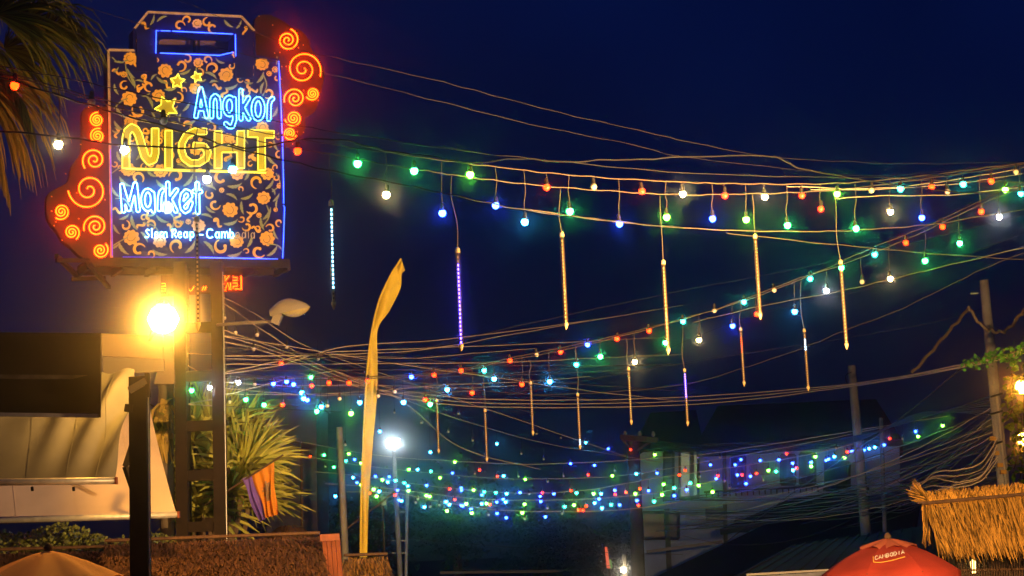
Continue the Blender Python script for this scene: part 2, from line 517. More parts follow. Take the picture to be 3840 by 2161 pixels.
ST = [[(420, 215), (445, 235), (480, 225)], [(470, 240), (478, 285), (500, 320)], [(427, 408), (455, 380), (480, 370)], [(430, 480), (455, 485), (478, 462)], [(985, 275), (1000, 320), (985, 360)],
      [(420, 650), (450, 630), (480, 640)], [(432, 745), (470, 750), (500, 800)], [(1000, 770), (1010, 810), (985, 850)], [(420, 925), (450, 905), (480, 890)], [(1035, 650), (1050, 690), (1020, 720)],
      [(735, 660), (738, 700), (736, 740)], [(640, 800), (660, 825), (690, 835)], [(1000, 915), (1040, 920), (1055, 935)], [(735, 255), (737, 275), (740, 290)], [(540, 835), (580, 850), (600, 880)]]
for s_ in ST:
    stem(s_, 0.012)

# small S-shaped blossoms
for k, (x, y) in enumerate([(437, 270), (545, 295), (528, 330), (530, 152), (545, 98), (918, 118), (940, 170), (813, 325), (930, 315), (842, 350), (950, 340), (625, 318), (438, 500), (545, 500),
                            (440, 790), (552, 806), (665, 815), (670, 835), (818, 838), (935, 815), (528, 845), (960, 860), (560, 560), (855, 590), (950, 590), (640, 855)]):
    a = k * 0.9
    pts = []
    for i in range(9):
        t = i / 8 - 0.5
        u, v = t * 34, 9 * math.sin(t * 6.0)
        pts.append((x + u * math.cos(a) - v * math.sin(a), y + u * math.sin(a) + v * math.cos(a)))
    ribpx(pts, [5, 8, 9, 8, 8, 9, 10, 11, 8], 0.009, 'painted_blossom', M['cream'], panel)

taken = [(x, y, r) for x, y, r in FL] + [(x, y, r) for x, y, r in CU] + [(x, y, L * .35) for x, y, L, a_, b_ in LE]
frn = random.Random(11)
for k in range(900):
    x, y = frn.uniform(430, 1050), frn.uniform(210, 955)
    if 500 < x < 1060 and y < 225: continue
    if (715 < x < 1045 and 325 < y < 485) or (440 < x < 765 and 675 < y < 805) or (535 < x < 965 and 850 < y < 905): continue
    r = frn.uniform(10, 15)
    if min(math.hypot(x - a_, y - b_) - c2 for a_, b_, c2 in taken) < r * .75: continue
    taken.append((x, y, r))
    q = frn.random()
    if q < .4: curl(x, y, r * 1.1, frn.uniform(0, 6.28), frn.choice((-1, 1)), 0.0135)
    elif q < .8: leafm(x, y, r * 2.6, frn.uniform(0, 6.28), frn.uniform(-.8, .8), 0.0135)
    else: flower(x, y, r * .9, frn.uniform(0, 6.28), 0.0135)
# ---- neon lettering from strokes: signed distance field -> outline loops
def sdf(strokes, X, Y, r, flat):
    D = np.full(X.shape, 1e9)
    for st in strokes:
        n = len(st) - 1
        for i in range(n):
            (ax, ay), (bx, by) = st[i], st[i + 1]
            dx, dy = bx - ax, by - ay
            L2 = dx * dx + dy * dy + 1e-9
            t = ((X - ax) * dx + (Y - ay) * dy) / L2
            tcl = np.clip(t, 0, 1)
            d = np.hypot(X - ax - tcl * dx, Y - ay - tcl * dy) - r
            if flat:
                L = math.sqrt(L2)
                ext = 2.0
                if i == 0: d = np.maximum(d, -t * L - ext)
                if i == n - 1: d = np.maximum(d, (t - 1) * L - ext)
            D = np.minimum(D, d)
    return D

def loops_of(strokes, r, level=0.0, h=1.0, flat=False):
    xs = [p[0] for s in strokes for p in s]; ys = [p[1] for s in strokes for p in s]
    x0, x1, y0, y1 = min(xs) - r - 4, max(xs) + r + 4, min(ys) - r - 4, max(ys) + r + 4
    nx, ny = int((x1 - x0) / h) + 2, int((y1 - y0) / h) + 2
    X, Y = np.meshgrid(x0 + np.arange(nx) * h, y0 + np.arange(ny) * h)
    D = sdf(strokes, X, Y, r, flat) - level
    D[np.abs(D) < 1e-9] = 1e-9
    seg = {}
    def pt(j, i, j2, i2):
        a, b = D[j, i], D[j2, i2]
        t = a / (a - b)
        return (round(x0 + (i + (i2 - i) * t) * h, 4), round(y0 + (j + (j2 - j) * t) * h, 4))
    S = D < 0
    for j in range(ny - 1):
        for i in range(nx - 1):
            c = (S[j, i], S[j, i + 1], S[j + 1, i + 1], S[j + 1, i])
            k = sum(c)
            if k == 0 or k == 4: continue
            cr_ = []
            if c[0] != c[1]: cr_.append(('t', pt(j, i, j, i + 1)))
            if c[1] != c[2]: cr_.append(('r', pt(j, i + 1, j + 1, i + 1)))
            if c[2] != c[3]: cr_.append(('b', pt(j + 1, i, j + 1, i + 1)))
            if c[3] != c[0]: cr_.append(('l', pt(j, i, j + 1, i)))
            prs = [(cr_[0][1], cr_[1][1])] if len(cr_) == 2 else [(cr_[0][1], cr_[3][1]), (cr_[1][1], cr_[2][1])]
            for a, b in prs:
                seg.setdefault(a, []).append(b); seg.setdefault(b, []).append(a)
    out = []; seen = set()
    for st in seg:
        if st in seen: continue
        lp = [st]; seen.add(st); cur = st
        while True:
            nxt = [q for q in seg[cur] if q not in seen]
            if not nxt: break
            cur = nxt[0]; seen.add(cur); lp.append(cur)
        if len(lp) > 8: out.append(lp)
    return out

def thin(lp, step):
    out = []; acc = None
    for p in lp:
        if acc is None or math.hypot(p[0] - acc[0], p[1] - acc[1]) >= step:
            out.append(p); acc = p
    return out

Z = 3.625
def z2(pts): return [(390 + x / Z, 260 + y / Z) for x, y in pts]
def z3(pts): return [(390 + x / Z, 620 + y / Z) for x, y in pts]
def ell(cx, cy, rx, ry, a0=0, a1=360, n=22):
    return [(cx + rx * math.cos(math.radians(a0 + (a1 - a0) * i / n)), cy + ry * math.sin(math.radians(a0 + (a1 - a0) * i / n))) for i in range(n + 1)]

N_CYAN = glow('neon_cyan', (0.07, 0.45, 1.0), L_NEON * 3.0)
N_WHITE = glow('neon_ice', (0.16, 0.60, 1.0), L_NEON * 3.4)
N_YELLOW = glow('neon_yellow', (1.0, 0.78, 0.05), L_NEON * 0.55)
N_RED = glow('neon_red', (1.0, 0.030, 0.001), L_NEON * 4.6)
N_BLUE = glow('neon_blue', (0.02, 0.06, 1.0), L_NEON * 2.0)
N_BLUE2 = glow('neon_blue_dim', (0.05, 0.03, 0.9), L_NEON * 0.25)
N_OFF = pbr('neon_off', (0.62, 0.55, 0.46), 0.3, 0.1)
pxm = mpp(22.5)

def neon_loops(name, strokes, r, off, mat, parent, tr=2.0, step=3.0, flat=False, level=0.0, lab=None):
    m = MB()
    for lp in loops_of(strokes, r, level, 1.0, flat):
        lp = thin(lp, step)
        if len(lp) < 5: continue
        m.tube([SP(x, y, off) for x, y in lp], tr * pxm, 5, closed=True)
    o = m.build(name, mat, parent, True)
    if lab: o['label'] = lab
    return o

def face(name, strokes, r, off, mat, parent, flat=False, depth=0.03):
    lps = [thin(l, 3.0) for l in loops_of(strokes, r, 0.0, 1.0, flat)]
    lps = [l for l in lps if len(l) > 5]
    lps.sort(key=lambda l: -(max(p[0] for p in l) - min(p[0] for p in l)))
    return plate(name, [[SP(x, y, off) for x, y in l] for l in lps], -sn * depth, mat, parent)

ANGKOR = [
    [[(1250, 640), (1315, 268), (1395, 640)], [(1288, 540), (1372, 540)]],
    [[(1462, 645), (1462, 440), (1478, 385), (1512, 360), (1548, 390), (1562, 450), (1568, 645)]],
    [ell(1705, 500, 66, 118), [(1770, 400), (1776, 690), (1745, 780), (1700, 780), (1655, 740)]],
    [[(1860, 290), (1862, 675)], [(1962, 392), (1872, 540)], [(1885, 525), (1968, 675)]],
    [ell(2095, 540, 66, 138)],
    [[(2240, 680), (2246, 480), (2262, 425), (2292, 400)]],
]
for g, ch in zip(ANGKOR, 'Angkor'):
    st = [z2(s) for s in g]
    neon_loops('neon_letter', st, 7.2, 0.062, N_CYAN, sign, 1.6)
MARKET = [
    [[(268, 620), (243, 275), (338, 600), (424, 258), (464, 612)]],
    [ell(595, 470, 66, 128), [(662, 380), (672, 620)]],
    [[(750, 600), (756, 440), (772, 365), (798, 340)]],
    [[(865, 248), (866, 620)], [(984, 338), (880, 480)], [(893, 462), (976, 622)]],
    [[(1068, 540), (1178, 425), (1158, 368), (1112, 350), (1068, 395), (1048, 495), (1066, 590), (1104, 630), (1150, 600), (1182, 512)]],
    [[(1266, 252), (1276, 640)], [(1226, 356), (1312, 360)]],
]
for g in MARKET:
    st = [z3(s) for s in g]
    neon_loops('neon_letter', st, 7.0, 0.062, N_WHITE, sign, 2.0)
NIGHT = [
    [[(298, 1345), (298, 930), (320, 840), (375, 795), (430, 820), (470, 890), (555, 1180), (615, 1250), (675, 1225), (695, 1150), (695, 805)]],
    [[(880, 835), (880, 1345)]],
    [[(1395, 845), (1230, 845), (1120, 900), (1060, 1010), (1055, 1110), (1090, 1210), (1180, 1275), (1290, 1275), (1385, 1215), (1412, 1130), (1360, 1050), (1215, 1035)]],
    [[(1552, 840), (1552, 1345)], [(1860, 840), (1860, 1345)], [(1552, 1080), (1860, 1080)]],
    [[(1955, 872), (2310, 886)], [(2140, 872), (2145, 1370)]],
]
for k, g in enumerate(NIGHT):
    st = [z2(s) for s in g]
    r = 15.0 if k != 2 else 13.0
    face('letter_face', st, r, 0.05, M['yellowface'], sign, flat=True, depth=0.05)
    neon_loops('neon_letter', st, r, 0.085, N_YELLOW, sign, 1.9, flat=True, level=-1.5)
ub = z2([(285, 1330), (2215, 1385), (2210, 1415), (285, 1372)])
plate('underline_face', [[SP(*p, 0.045) for p in ub]], -sn * 0.04, M['yellowface'], sign)
for a, b in (((300, 1352), (1165, 1380)), ((1255, 1380), (2200, 1408))):
    m = MB(); pa, pb = z2([a, b])
    m.tube([SP(*pa, 0.075), SP(*pb, 0.075)], 2.6 * pxm, 6).build('neon_underline', N_YELLOW, sign, True)
# stars
def star(cx, cy, R, rot, n=5, inner=0.5):
    return [(cx + (R if i % 2 == 0 else R * inner) * math.cos(rot + i * math.pi / n), cy + (R if i % 2 == 0 else R * inner) * math.sin(rot + i * math.pi / n)) for i in range(2 * n)]
for (cx, cy, R, rot, n) in ((1000, 165, 105, -1.5, 5), (1262, 105, 78, -1.9, 5), (850, 520, 165, -2.0, 5)):
    s_ = z2(star(cx, cy, R, rot, n))
    plate('star_face', [[SP(*p, 0.04) for p in s_]], -sn * 0.03, M['yellowface'], sign)
    m = MB()
    dense = []
    for i in range(len(s_)):
        a, b = Vector(s_[i]), Vector(s_[(i + 1) % len(s_)])
        dense += [a.lerp(b, k / 4) for k in range(4)]
    m.tube([SP(p.x, p.y, 0.065) for p in dense], 1.9 * pxm, 5, closed=True).build('neon_star', N_YELLOW, sign, True)
# small place name: single tubes
def nline(name, pts, off, r, mat, parent):
    m = MB()
    m.tube([SP(x, y, off) for x, y in pts], r * pxm, 5)
    return m.build(name, mat, parent, True)
SMALL = [
    ('S', [[(618, 885), (590, 872), (570, 895), (590, 925), (612, 950), (600, 980), (558, 975)]]), ('I', [[(650, 860), (652, 985)]]),
    ('e', [[(692, 945), (732, 940), (728, 915), (705, 905), (690, 930), (692, 970), (715, 985), (735, 972)]]),
    ('m', [[(765, 985), (768, 905)], [(768, 930), (790, 905), (808, 915), (812, 985)], [(812, 930), (832, 905), (850, 915), (855, 985)]]),
    ('R', [[(928, 985), (930, 870), (968, 872), (980, 900), (965, 928), (932, 932)], [(945, 932), (985, 985)]]),
    ('e', [[(1010, 945), (1050, 940), (1045, 912), (1022, 905), (1006, 930), (1010, 970), (1032, 985), (1055, 972)]]),
    ('a', [ell(1108, 945, 22, 38), [(1132, 905), (1134, 985)]]), ('p', [[(1172, 905), (1174, 1025)], ell(1196, 945, 22, 38)]), ('-', [[(1300, 945), (1345, 947)]]),
    ('C', [[(1478, 885), (1450, 868), (1412, 880), (1396, 930), (1410, 975), (1440, 992), (1480, 975)]]),
    ('a', [ell(1540, 948, 24, 38), [(1566, 908), (1568, 990)]]),
    ('m', [[(1600, 990), (1602, 905)], [(1602, 930), (1625, 905), (1642, 915), (1645, 990)], [(1645, 930), (1665, 905), (1682, 915), (1686, 990)]]),
    ('b', [[(1712, 870), (1714, 990)], ell(1738, 950, 22, 38)]),
    ('o', [ell(1815, 952, 26, 38)]), ('d', [ell(1900, 952, 22, 38), [(1925, 875), (1926, 992)]]), ('i', [[(1962, 905), (1964, 995)]]), ('a', [ell(2020, 955, 22, 38), [(2044, 910), (2046, 998)]]),
]
for k, (ch, sts) in enumerate(SMALL):
    m = MB()
    for s_ in sts:
        m.tube([SP(x, y, 0.05) for x, y in z3(s_)], (1.6 if k < 13 else 1.7) * pxm, 5)
    o = m.build('neon_letter', N_WHITE if k < 13 else N_OFF, sign, True)
    if k >= 13: o['label'] = 'unlit pale neon letter'
# blue edging tubes
def z1(pts): return [(390 + x / Z, 20 + y / Z) for x, y in pts]
for pts in (z1([(705, 650), (710, 345), (900, 350)]), z1([(930, 352), (1750, 392)]), z1([(1785, 395), (1790, 690)]), z1([(765, 650), (1570, 682), (1750, 640)]),
            [(1045, 230), (1052, 360), (1058, 500)], [(1059, 512), (1062, 640), (1064, 763)], [(1062, 772), (1067, 776), (1064, 870), (1060, 968)], [(749, 966), (900, 969), (1041, 972)]):
    nline('neon_edge', pts, 0.05, 1.7, N_BLUE, sign)
nline('neon_edge', [(460, 964), (749, 966)], 0.05, 1.5, N_BLUE2, sign)
nline('neon_edge', [(415, 560), (418, 760), (421, 960)], 0.05, 1.4, N_BLUE2, sign)

# red spiral wings
WR = [(900 + x / 2.685, 20 + y / 2.685) for x, y in [(145, 190), (160, 130), (210, 100), (290, 95), (400, 140), (520, 220), (620, 260), (690, 350), (715, 440), (785, 530), (838, 620), (850, 720), (822, 850), (790, 960),
      (760, 1060), (700, 1110), (652, 1132), (660, 1200), (640, 1280), (580, 1340), (530, 1398), (440, 1398), (430, 1000), (402, 560), (380, 545), (160, 515)]]
WL = [(160 + x / 2.34, 380 + y / 2.34) for x, y in [(345, 110), (370, 60), (450, 40), (530, 50), (580, 90), (600, 600), (605, 1372), (440, 1395), (330, 1360), (250, 1285), (170, 1220), (130, 1150), (60, 1060), (35, 970),
      (40, 830), (100, 775), (190, 730), (230, 680), (260, 560), (320, 480), (345, 380)]]
def wing(pts):
    sp = spline([(x, y, 0) for x, y in pts + pts[:1]], 3)[:-1]
    w_ = plate('wing', [[SP(p.x, p.y, -0.02) for p in sp]], -sn * 0.12, M['wing'], sign)
    for k in range(16):                       # tube stand-offs
        a = rnd.choice(pts); b = rnd.choice(pts); t = rnd.uniform(0.3, 0.7)
        x, y = a[0] + (b[0] - a[0]) * t, a[1] + (b[1] - a[1]) * t
        MB().box(SP(x, y, -0.01), (0.012, 0.03, 0.012)).build('stand_off', M['cream'], w_)
    return w_
wr = wing(WR); wl = wing(WL)
def spiral(cx, cy, R, a0, dr, turns, w_):
    pts = []; n = int(26 * turns)
    for i in range(n + 1):
        t = i / n
        a = a0 + dr * t * turns * 2 * math.pi
        r = R * (1.0 - 0.90 * t ** 0.82)
        if t > 0.94: r *= 0.8
        pts.append((cx + r * math.cos(a), cy + r * math.sin(a)))
    m = MB()
    m.tube([SP(x, y, 0.04) for x, y in pts], 2.9 * pxm, 6)
    m.build('neon_spiral', N_RED, w_, True)
for (x, y, R, a0, dr, tn) in ((478, 352, 116, -1.3, 1, 2.35), (634, 645, 188, 0.4, -1, 2.2), (553, 940, 112, 2.8, 1, 2.3), (730, 890, 70, 2.7, -1, 2.6), (538, 1138, 86, 3.0, -1, 2.7), (502, 1290, 68, 0.3, 1, 2.7)):
    spiral(900 + x / 2.685, 20 + y / 2.685, R / 2.685, a0, dr, tn, wr)
for (x, y, R, a0, dr, tn) in ((475, 163, 66, -1.4, -1, 2.7), (481, 305, 70, -1.2, -1, 2.7), (452, 515, 110, 2.4, 1, 2.0), (403, 778, 180, 3.1, -1, 1.9), (163, 968, 74, 2.3, -1, 2.5), (464, 1100, 108, 2.8, 1, 2.3), (255, 1150, 72, 1.0, -1, 2.4), (505, 1308, 74, -0.9, 1, 2.3)):
    spiral(160 + x / 2.34, 380 + y / 2.34, R / 2.34, a0, dr, tn, wl)

# platform under the sign
plat = empty('sign_platform', SP(735, 985), 'brown steel platform of beams carrying the big neon sign', 'platform')
def PLp(x, y, back): return SP(x, y, 0.0) - sn * back
MB().beam(SP(333, 985, 0.1), SP(1083, 990, 0.1), 0.10, 0.11).build('front_beam', M['steel_brown'], plat)
bb1, bb2 = SP(333, 985) - sn * 0.6, SP(1083, 990) - sn * 0.6
MB().beam(bb1, bb2, 0.10, 0.12).build('back_beam', M['steel_brown'], plat)
for k in range(7):
    t = k / 6
    a = SP(333, 985, 0.1).lerp(SP(1083, 990, 0.1), t); b = bb1.lerp(bb2, t)
    MB().beam(a - Vector((0, 0, .05)), b - Vector((0, 0, .05)), 0.05, 0.08).build('joist', M['steel_brown'], plat)
d0 = [SP(340, 985, 0.06), SP(1080, 990, 0.06), bb2, bb1]
mk('deck', [p + Vector((0, 0, dz)) for dz in (0.045, 0.065) for p in d0], [(0, 1, 2, 3), (7, 6, 5, 4), (0, 4, 5, 1), (1, 5, 6, 2), (2, 6, 7, 3), (3, 7, 4, 0)], M['steel_brown'], plat)
for (x0, y0, x1, y1) in ((212, 960, 290, 1036), (330, 985, 408, 1078)):
    MB().beam(SP(x0, y0, 0.5), SP(x1, y1, -0.6), 0.05, 0.05).build('bracing_arm', M['steel_brown'], plat)
MB().beam(SP(210, 977, 0.5), SP(333, 977, 0.3), 0.04, 0.05).build('bracing_arm', M['steel_brown'], plat)
MB().beam(SP(268, 1048, -0.6), SP(395, 1043, -0.6), 0.04, 0.05).build('bracing_arm', M['steel_brown'], plat)

# tower
YT = 21.6
tower = empty('sign_tower', (P(742, 2000, YT).x, YT, 0), 'dark steel ladder tower holding up the neon sign', 'tower')
def post_to_ground(x, ytop, Y, xb, wx, name, mat, parent, wy=None):
    top = P(x, ytop, Y)
    b = Vector((top.x, Y, 0))
    return MB().beam(b, top, wx, wy or wx).build(name, mat, parent)
for x in (675, 813):
    post_to_ground(x, 985, YT, x, 0.145, 'post', M['steel_brown'], tower)
for x in (690, 822):
    post_to_ground(x, 985, YT + 0.9, x, 0.11, 'post', M['steel_brown'], tower)
tl, trr = P(675, 1500, YT).x, P(813, 1500, YT).x
for yy in (1230, 1412, 1598, 1784, 1976, 2120):
    z = P(745, yy, YT).z
    MB().beam((tl, YT - 0.004, z), (trr, YT - 0.004, z), 0.09, 0.13).build('rung', M['steel_brown'], tower)
    MB().beam((tl, YT + 0.9, z + .1), (trr, YT + 0.9, z + .1), 0.06, 0.07).build('rung', M['steel_brown'], tower)
for x in (835,):   # pale tube stands in for the highlight on the post's edge
    top = P(x, 1020, YT - 0.075)
    MB().tube([(top.x, YT - 0.075, 0), top], 0.006, 5).build('edge_highlight', M['grey_metal'], tower)
# street lamp head (off) on an arm from the tower
def ellipsoid_head():
    s_ = empty('street_lamp', P(828, 1215, 21.0), 'unlit cobra head street lamp on a thin arm beside the tower', 'street lamp')
    MB().tube(spline([P(815, 1219, YT - 0.1), P(930, 1211, 21.2), P(1040, 1205, 21.0)], 4), 0.022, 7).build('arm', M['lamp_shell'], s_, True)
    m = MB(); prof = []
    ax = (P(1165, 1165, 21) - P(1018, 1205, 21)); L = ax.length; ax.normalize()
    o0 = P(1018, 1192, 21)
    up = Vector((0, -1, 0)).cross(ax).normalized()
    if up.z < 0: up = -up
    dp = ax.cross(up).normalized()
    n = 12; rings = []
    for i in range(15):
        t = i / 14
        h = 0.185 * (math.sin(math.pi * min(1, 0.22 + 0.78 * t)) ** 0.6) * (0.7 + 0.3 * math.sin(math.pi * t)) + 0.004
        wd = 0.13 * (math.sin(math.pi * min(1, 0.30 + 0.68 * t)) ** 0.6) + 0.004
        c = o0 + ax * (L * t)
        rings.append([c + up * (h * max(0, math.sin(math.pi * k / (n - 1)))) + dp * (wd * math.cos(math.pi * k / (n - 1))) for k in range(n)])
    m.add([p for r in rings for p in r], [(i * n + k, i * n + k + 1, (i + 1) * n + k + 1, (i + 1) * n + k) for i in range(14) for k in range(n - 1)])
    m.build('shell', M['lamp_shell'], s_, True)
    m = MB(); rings = []
    for i in range(11):
        t = 0.30 + 0.68 * i / 10
        wd = 0.118 * (math.sin(math.pi * min(1, 0.30 + 0.68 * t)) ** 0.6)
        dd = 0.075 * math.sin(math.pi * i / 10) ** 0.7
        c = o0 + ax * (L * t)
        rings.append([c - up * (dd * math.sin(math.pi * k / 7) + 0.0) + dp * (wd * math.cos(math.pi * k / 7)) for k in range(8)])
    m.add([p for r in rings for p in r], [(i * 8 + k, i * 8 + k + 1, (i + 1) * 8 + k + 1, (i + 1) * 8 + k) for i in range(10) for k in range(7)])
    m.build('lens', M['lens'], s_, True)
    MB().beam(o0 + ax * 0.02 - up * 0.09, o0 + ax * 0.10 + up * 0.02, 0.10, 0.10).build('clamp', M['lamp_shell'], s_)
ellipsoid_head()

# red neon sign behind the tower
YN = 24.5
rs = empty('red_neon_sign', P(760, 1110, YN), 'small red neon sign with yellow red letters, seen behind the tower', 'sign')
def z6(pts): return [(500 + x / 3.22, 1000 + y / 3.22) for x, y in pts]
plate('back_board', [[P(x, y, YN + 0.06) for x, y in z6([(330, 70), (1312, 70), (1312, 300), (330, 360)])]], (0, 0.04, 0), M['wing'], rs)
RSL = [[(1300, 90), (1302, 275)], [(1075, 100), (1075, 180)], [(1045, 110), (1060, 150)], [(1105, 100), (1108, 175), (1160, 105)], [(1262, 95), (1205, 100), (1205, 130), (1255, 135), (1255, 165), (1200, 168)],
       [(1075, 200), (1075, 270)], [(1105, 205), (1090, 210)], [(1115, 265), (1140, 195), (1160, 265)], [(1172, 195), (1175, 260)], [(1200, 200), (1255, 200), (1258, 235), (1205, 240), (1205, 265)],
       [(1080, 285), (1120, 285)], [(1150, 275), (1185, 275)], [(1225, 272), (1295, 272)], [(620, 300), (650, 250)], [(660, 300), (668, 265), (690, 300)], [(700, 295), (735, 240)], [(830, 290), (850, 240)], [(860, 285), (880, 240)],
       [(340, 205), (385, 205), (390, 235), (340, 240)], [(340, 265), (390, 268), (388, 300), (340, 300)], [(340, 345), (410, 342)]]
for s_ in RSL:
    m = MB()
    m.tube([P(x, y, YN) for x, y in z6(s_)], 2.0 * mpp(YN), 5).build('neon_stroke', N_RED, rs, True)

# ---- sodium floodlight in front of the tower
YL = 15.7
lampc = P(612, 1197, YL)
fl = empty('sodium_floodlight', P(612, 1245, YL), 'glaring orange sodium floodlight beside the tower', 'floodlight')
SOD = glow('sodium_glass', (1.0, 0.43, 0.05), L_SODIUM)
m = MB(); m.lathe([(0.03, -0.13), (0.10, -0.095), (0.145, 0.0), (0.10, 0.095), (0.03, 0.13)], lampc, 14).build('lamp_globe', SOD, fl, True)
MB().beam(lampc + Vector((0.0, 0.05, 0.14)), P(560, 1275, 17.6), 0.03, 0.03).build('bracket', M['steel_brown'], fl)
MB().lathe([(0.07, 0.132), (0.06, 0.17), (0.02, 0.19)], lampc, 12).build('cap', M['steel_brown'], fl)

# ---- awnings, dark board, post
board = empty('signboard', P(180, 1560, 13.8), 'large dark board with flaking metal edge above the awnings', 'board')
def pan(pts, Y): return [P(x, y, Y) for x, y in pts]
plate('panel', [pan([(-700, 1240), (376, 1250), (372, 1550), (-700, 1542)], 13.8)], (0, 0.06, 0), M['board'], board)
MB().beam(P(-700, 1545, 13.78), P(372, 1560, 13.78), 0.03, 0.03).build('edge_strip', M['grey_metal'], board)
MB().beam(P(375, 1250, 13.78), P(372, 1565, 13.78), 0.022, 0.03).build('edge_strip', M['steel_brown'], board)
plate('worn_strip', [pan([(-700, 1400), (330, 1407), (270, 1422), (-700, 1416)], 13.79)], (0, 0.004, 0), pbr('worn_paint', (.07, .06, .05), .8, .8, 9.0), board)

def sheet(name, c00, c10, c11, c01, nu, nv, fn, mat, parent):
    """grid between four world corners (top-left, top-right, bottom-right, bottom-left), fn(u,v)->offset vector"""
    vs = []
    for j in range(nv + 1):
        v = j / nv
        for i in range(nu + 1):
            u = i / nu
            p = c00.lerp(c10, u).lerp(c01.lerp(c11, u), v)
            vs.append(p + fn(u, v))
    fs = [(j * (nu + 1) + i, j * (nu + 1) + i + 1, (j + 1) * (nu + 1) + i + 1, (j + 1) * (nu + 1) + i) for j in range(nv) for i in range(nu)]
    return mk(name, vs, fs, mat, parent, True)

aw1 = empty('upper_awning', P(200, 1810, 14.6), 'grey roll-out awning with rippled right edge, front tube under the dark board', 'awning')
def rip(u, v):
    k = max(0.0, (u - 0.45) / 0.55)
    ph = (u * 0.9 + v * 0.20) * 38
    return Vector((0, -0.15 * math.sin(ph) * (0.06 + k ** 1.1) * (1 - 0.80 * v ** 1.6) * min(1, .15 + v * 5), 0.03 * math.sin(ph) * k * (1 - v)))
sheet('fabric', P(-260, 1395, 16.6), P(506, 1392, 16.4), P(430, 1790, 14.6), P(-260, 1800, 14.6), 90, 26, rip, M['awning_grey'], aw1)
MB().tube([P(-260, 1812, 14.58), P(435, 1803, 14.58)], 0.03, 10).build('front_tube', M['grey_metal'], aw1, True)
MB().lathe([(0.033, -0.004), (0.033, 0.004)], (0, 0, 0), 10)
MB().box(P(436, 1803, 14.58), (0.014, 0.062, 0.062)).build('end_cap', M['redwood'], aw1)

for u0 in (.30, .52, .74, .90):
    a00, a10, a11, a01 = P(-260, 1395, 16.6), P(506, 1392, 16.4), P(430, 1790, 14.6), P(-260, 1800, 14.6)
    pts = [a00.lerp(a10, u0).lerp(a01.lerp(a11, u0), v / 14) + rip(u0, v / 14) + Vector((0, -.003, .003)) for v in range(15)]
    MB().ribbon(pts, [Vector((1, 0, 0))] * 15, [.009] * 15).build('seam', M['awning_grey'], aw1)
for x in (120, 275):
    MB().beam(P(x, 1826, 14.57), P(x + 2, 1842, 14.57), .02, .02).build('hook', M['steel_dark'], aw1)
aw2 = empty('lower_awning', P(330, 1940, 17.2), 'cream roll-out awning sloping down to a metal front rail', 'awning')
def rip2(u, v): return Vector((0, 0.012 * math.sin(u * 9 + v * 3), -0.05 * math.sin(math.pi * v)))
sheet('fabric', P(-260, 1470, 19.2), P(548, 1470, 19.0), P(660, 1922, 17.2), P(-260, 1945, 17.2), 40, 20, rip2, M['awning_cream'], aw2)
MB().tube([P(-260, 1962, 17.18), P(669, 1930, 17.18)], 0.032, 10).build('front_rail', M['grey_metal'], aw2, True)
MB().box(P(670, 1930, 17.18), (0.014, 0.066, 0.066)).build('end_cap', M['redwood'], aw2)
MB().beam(P(505, 1640, 16.9), P(470, 1750, 16.9), 0.05, 0.05).build('folding_arm', M['steel_dark'], aw2)
MB().beam(P(470, 1750, 16.9), P(500, 1840, 17.0), 0.045, 0.045).build('folding_arm', M['steel_dark'], aw2)

for u0 in (.35, .6, .86):
    a00, a10, a11, a01 = P(-260, 1470, 19.2), P(548, 1470, 19.0), P(660, 1922, 17.2), P(-260, 1945, 17.2)
    pts = [a00.lerp(a10, u0).lerp(a01.lerp(a11, u0), v / 10) + rip2(u0, v / 10) + Vector((0, -.003, .003)) for v in range(11)]
    MB().ribbon(pts, [Vector((1, 0, 0))] * 11, [.010] * 11).build('seam', M['awning_cream'], aw2)
box_ = empty('awning_housing', P(500, 1400, 17.6), 'tan sheet housing hung below the floodlight, beside the dark board', 'housing')
plate('upper_sheet', [pan([(380, 1250), (610, 1262), (612, 1345), (384, 1336)], 17.6)], (0, 0.05, 0), M['tan'], box_)
plate('lower_sheet', [pan([(384, 1340), (613, 1346), (614, 1392), (386, 1406)], 17.55)], (0, 0.05, 0), M['tan2'], box_)
plate('side_sheet', [pan([(614, 1255), (648, 1262), (655, 1440), (576, 1440), (590, 1395), (614, 1393)], 18.3)], (0, 0.05, 0), M['tan'], box_)

post = empty('awning_post', (P(525, 2000, 13.5).x, 13.5, 0), 'thick dark square post standing in front of the cream awning', 'post')
post_to_ground(522, 1415, 13.5, 0, 0.138, 'shaft', M['steel_dark'], post)
MB().beam(P(556, 1460, 13.43), Vector((P(556, 1460, 13.43).x, 13.43, 0)), 0.010, 0.012).build('edge_bead', M['grey_metal'], post)  # pale strip stands in for light along the post's right edge
MB().beam(P(485, 1465, 13.4), P(548, 1428, 13.4), 0.05, 0.05).build('bracket', M['tan'], post)
MB().beam(P(552, 1400, 13.42), P(556, 1490, 13.42), 0.03, 0.05).build('bracket', M['steel_brown'], post)
MB().beam(P(470, 1530, 13.45), P(500, 1533, 13.45), 0.06, 0.06).build('bracket', M['steel_brown'], post)

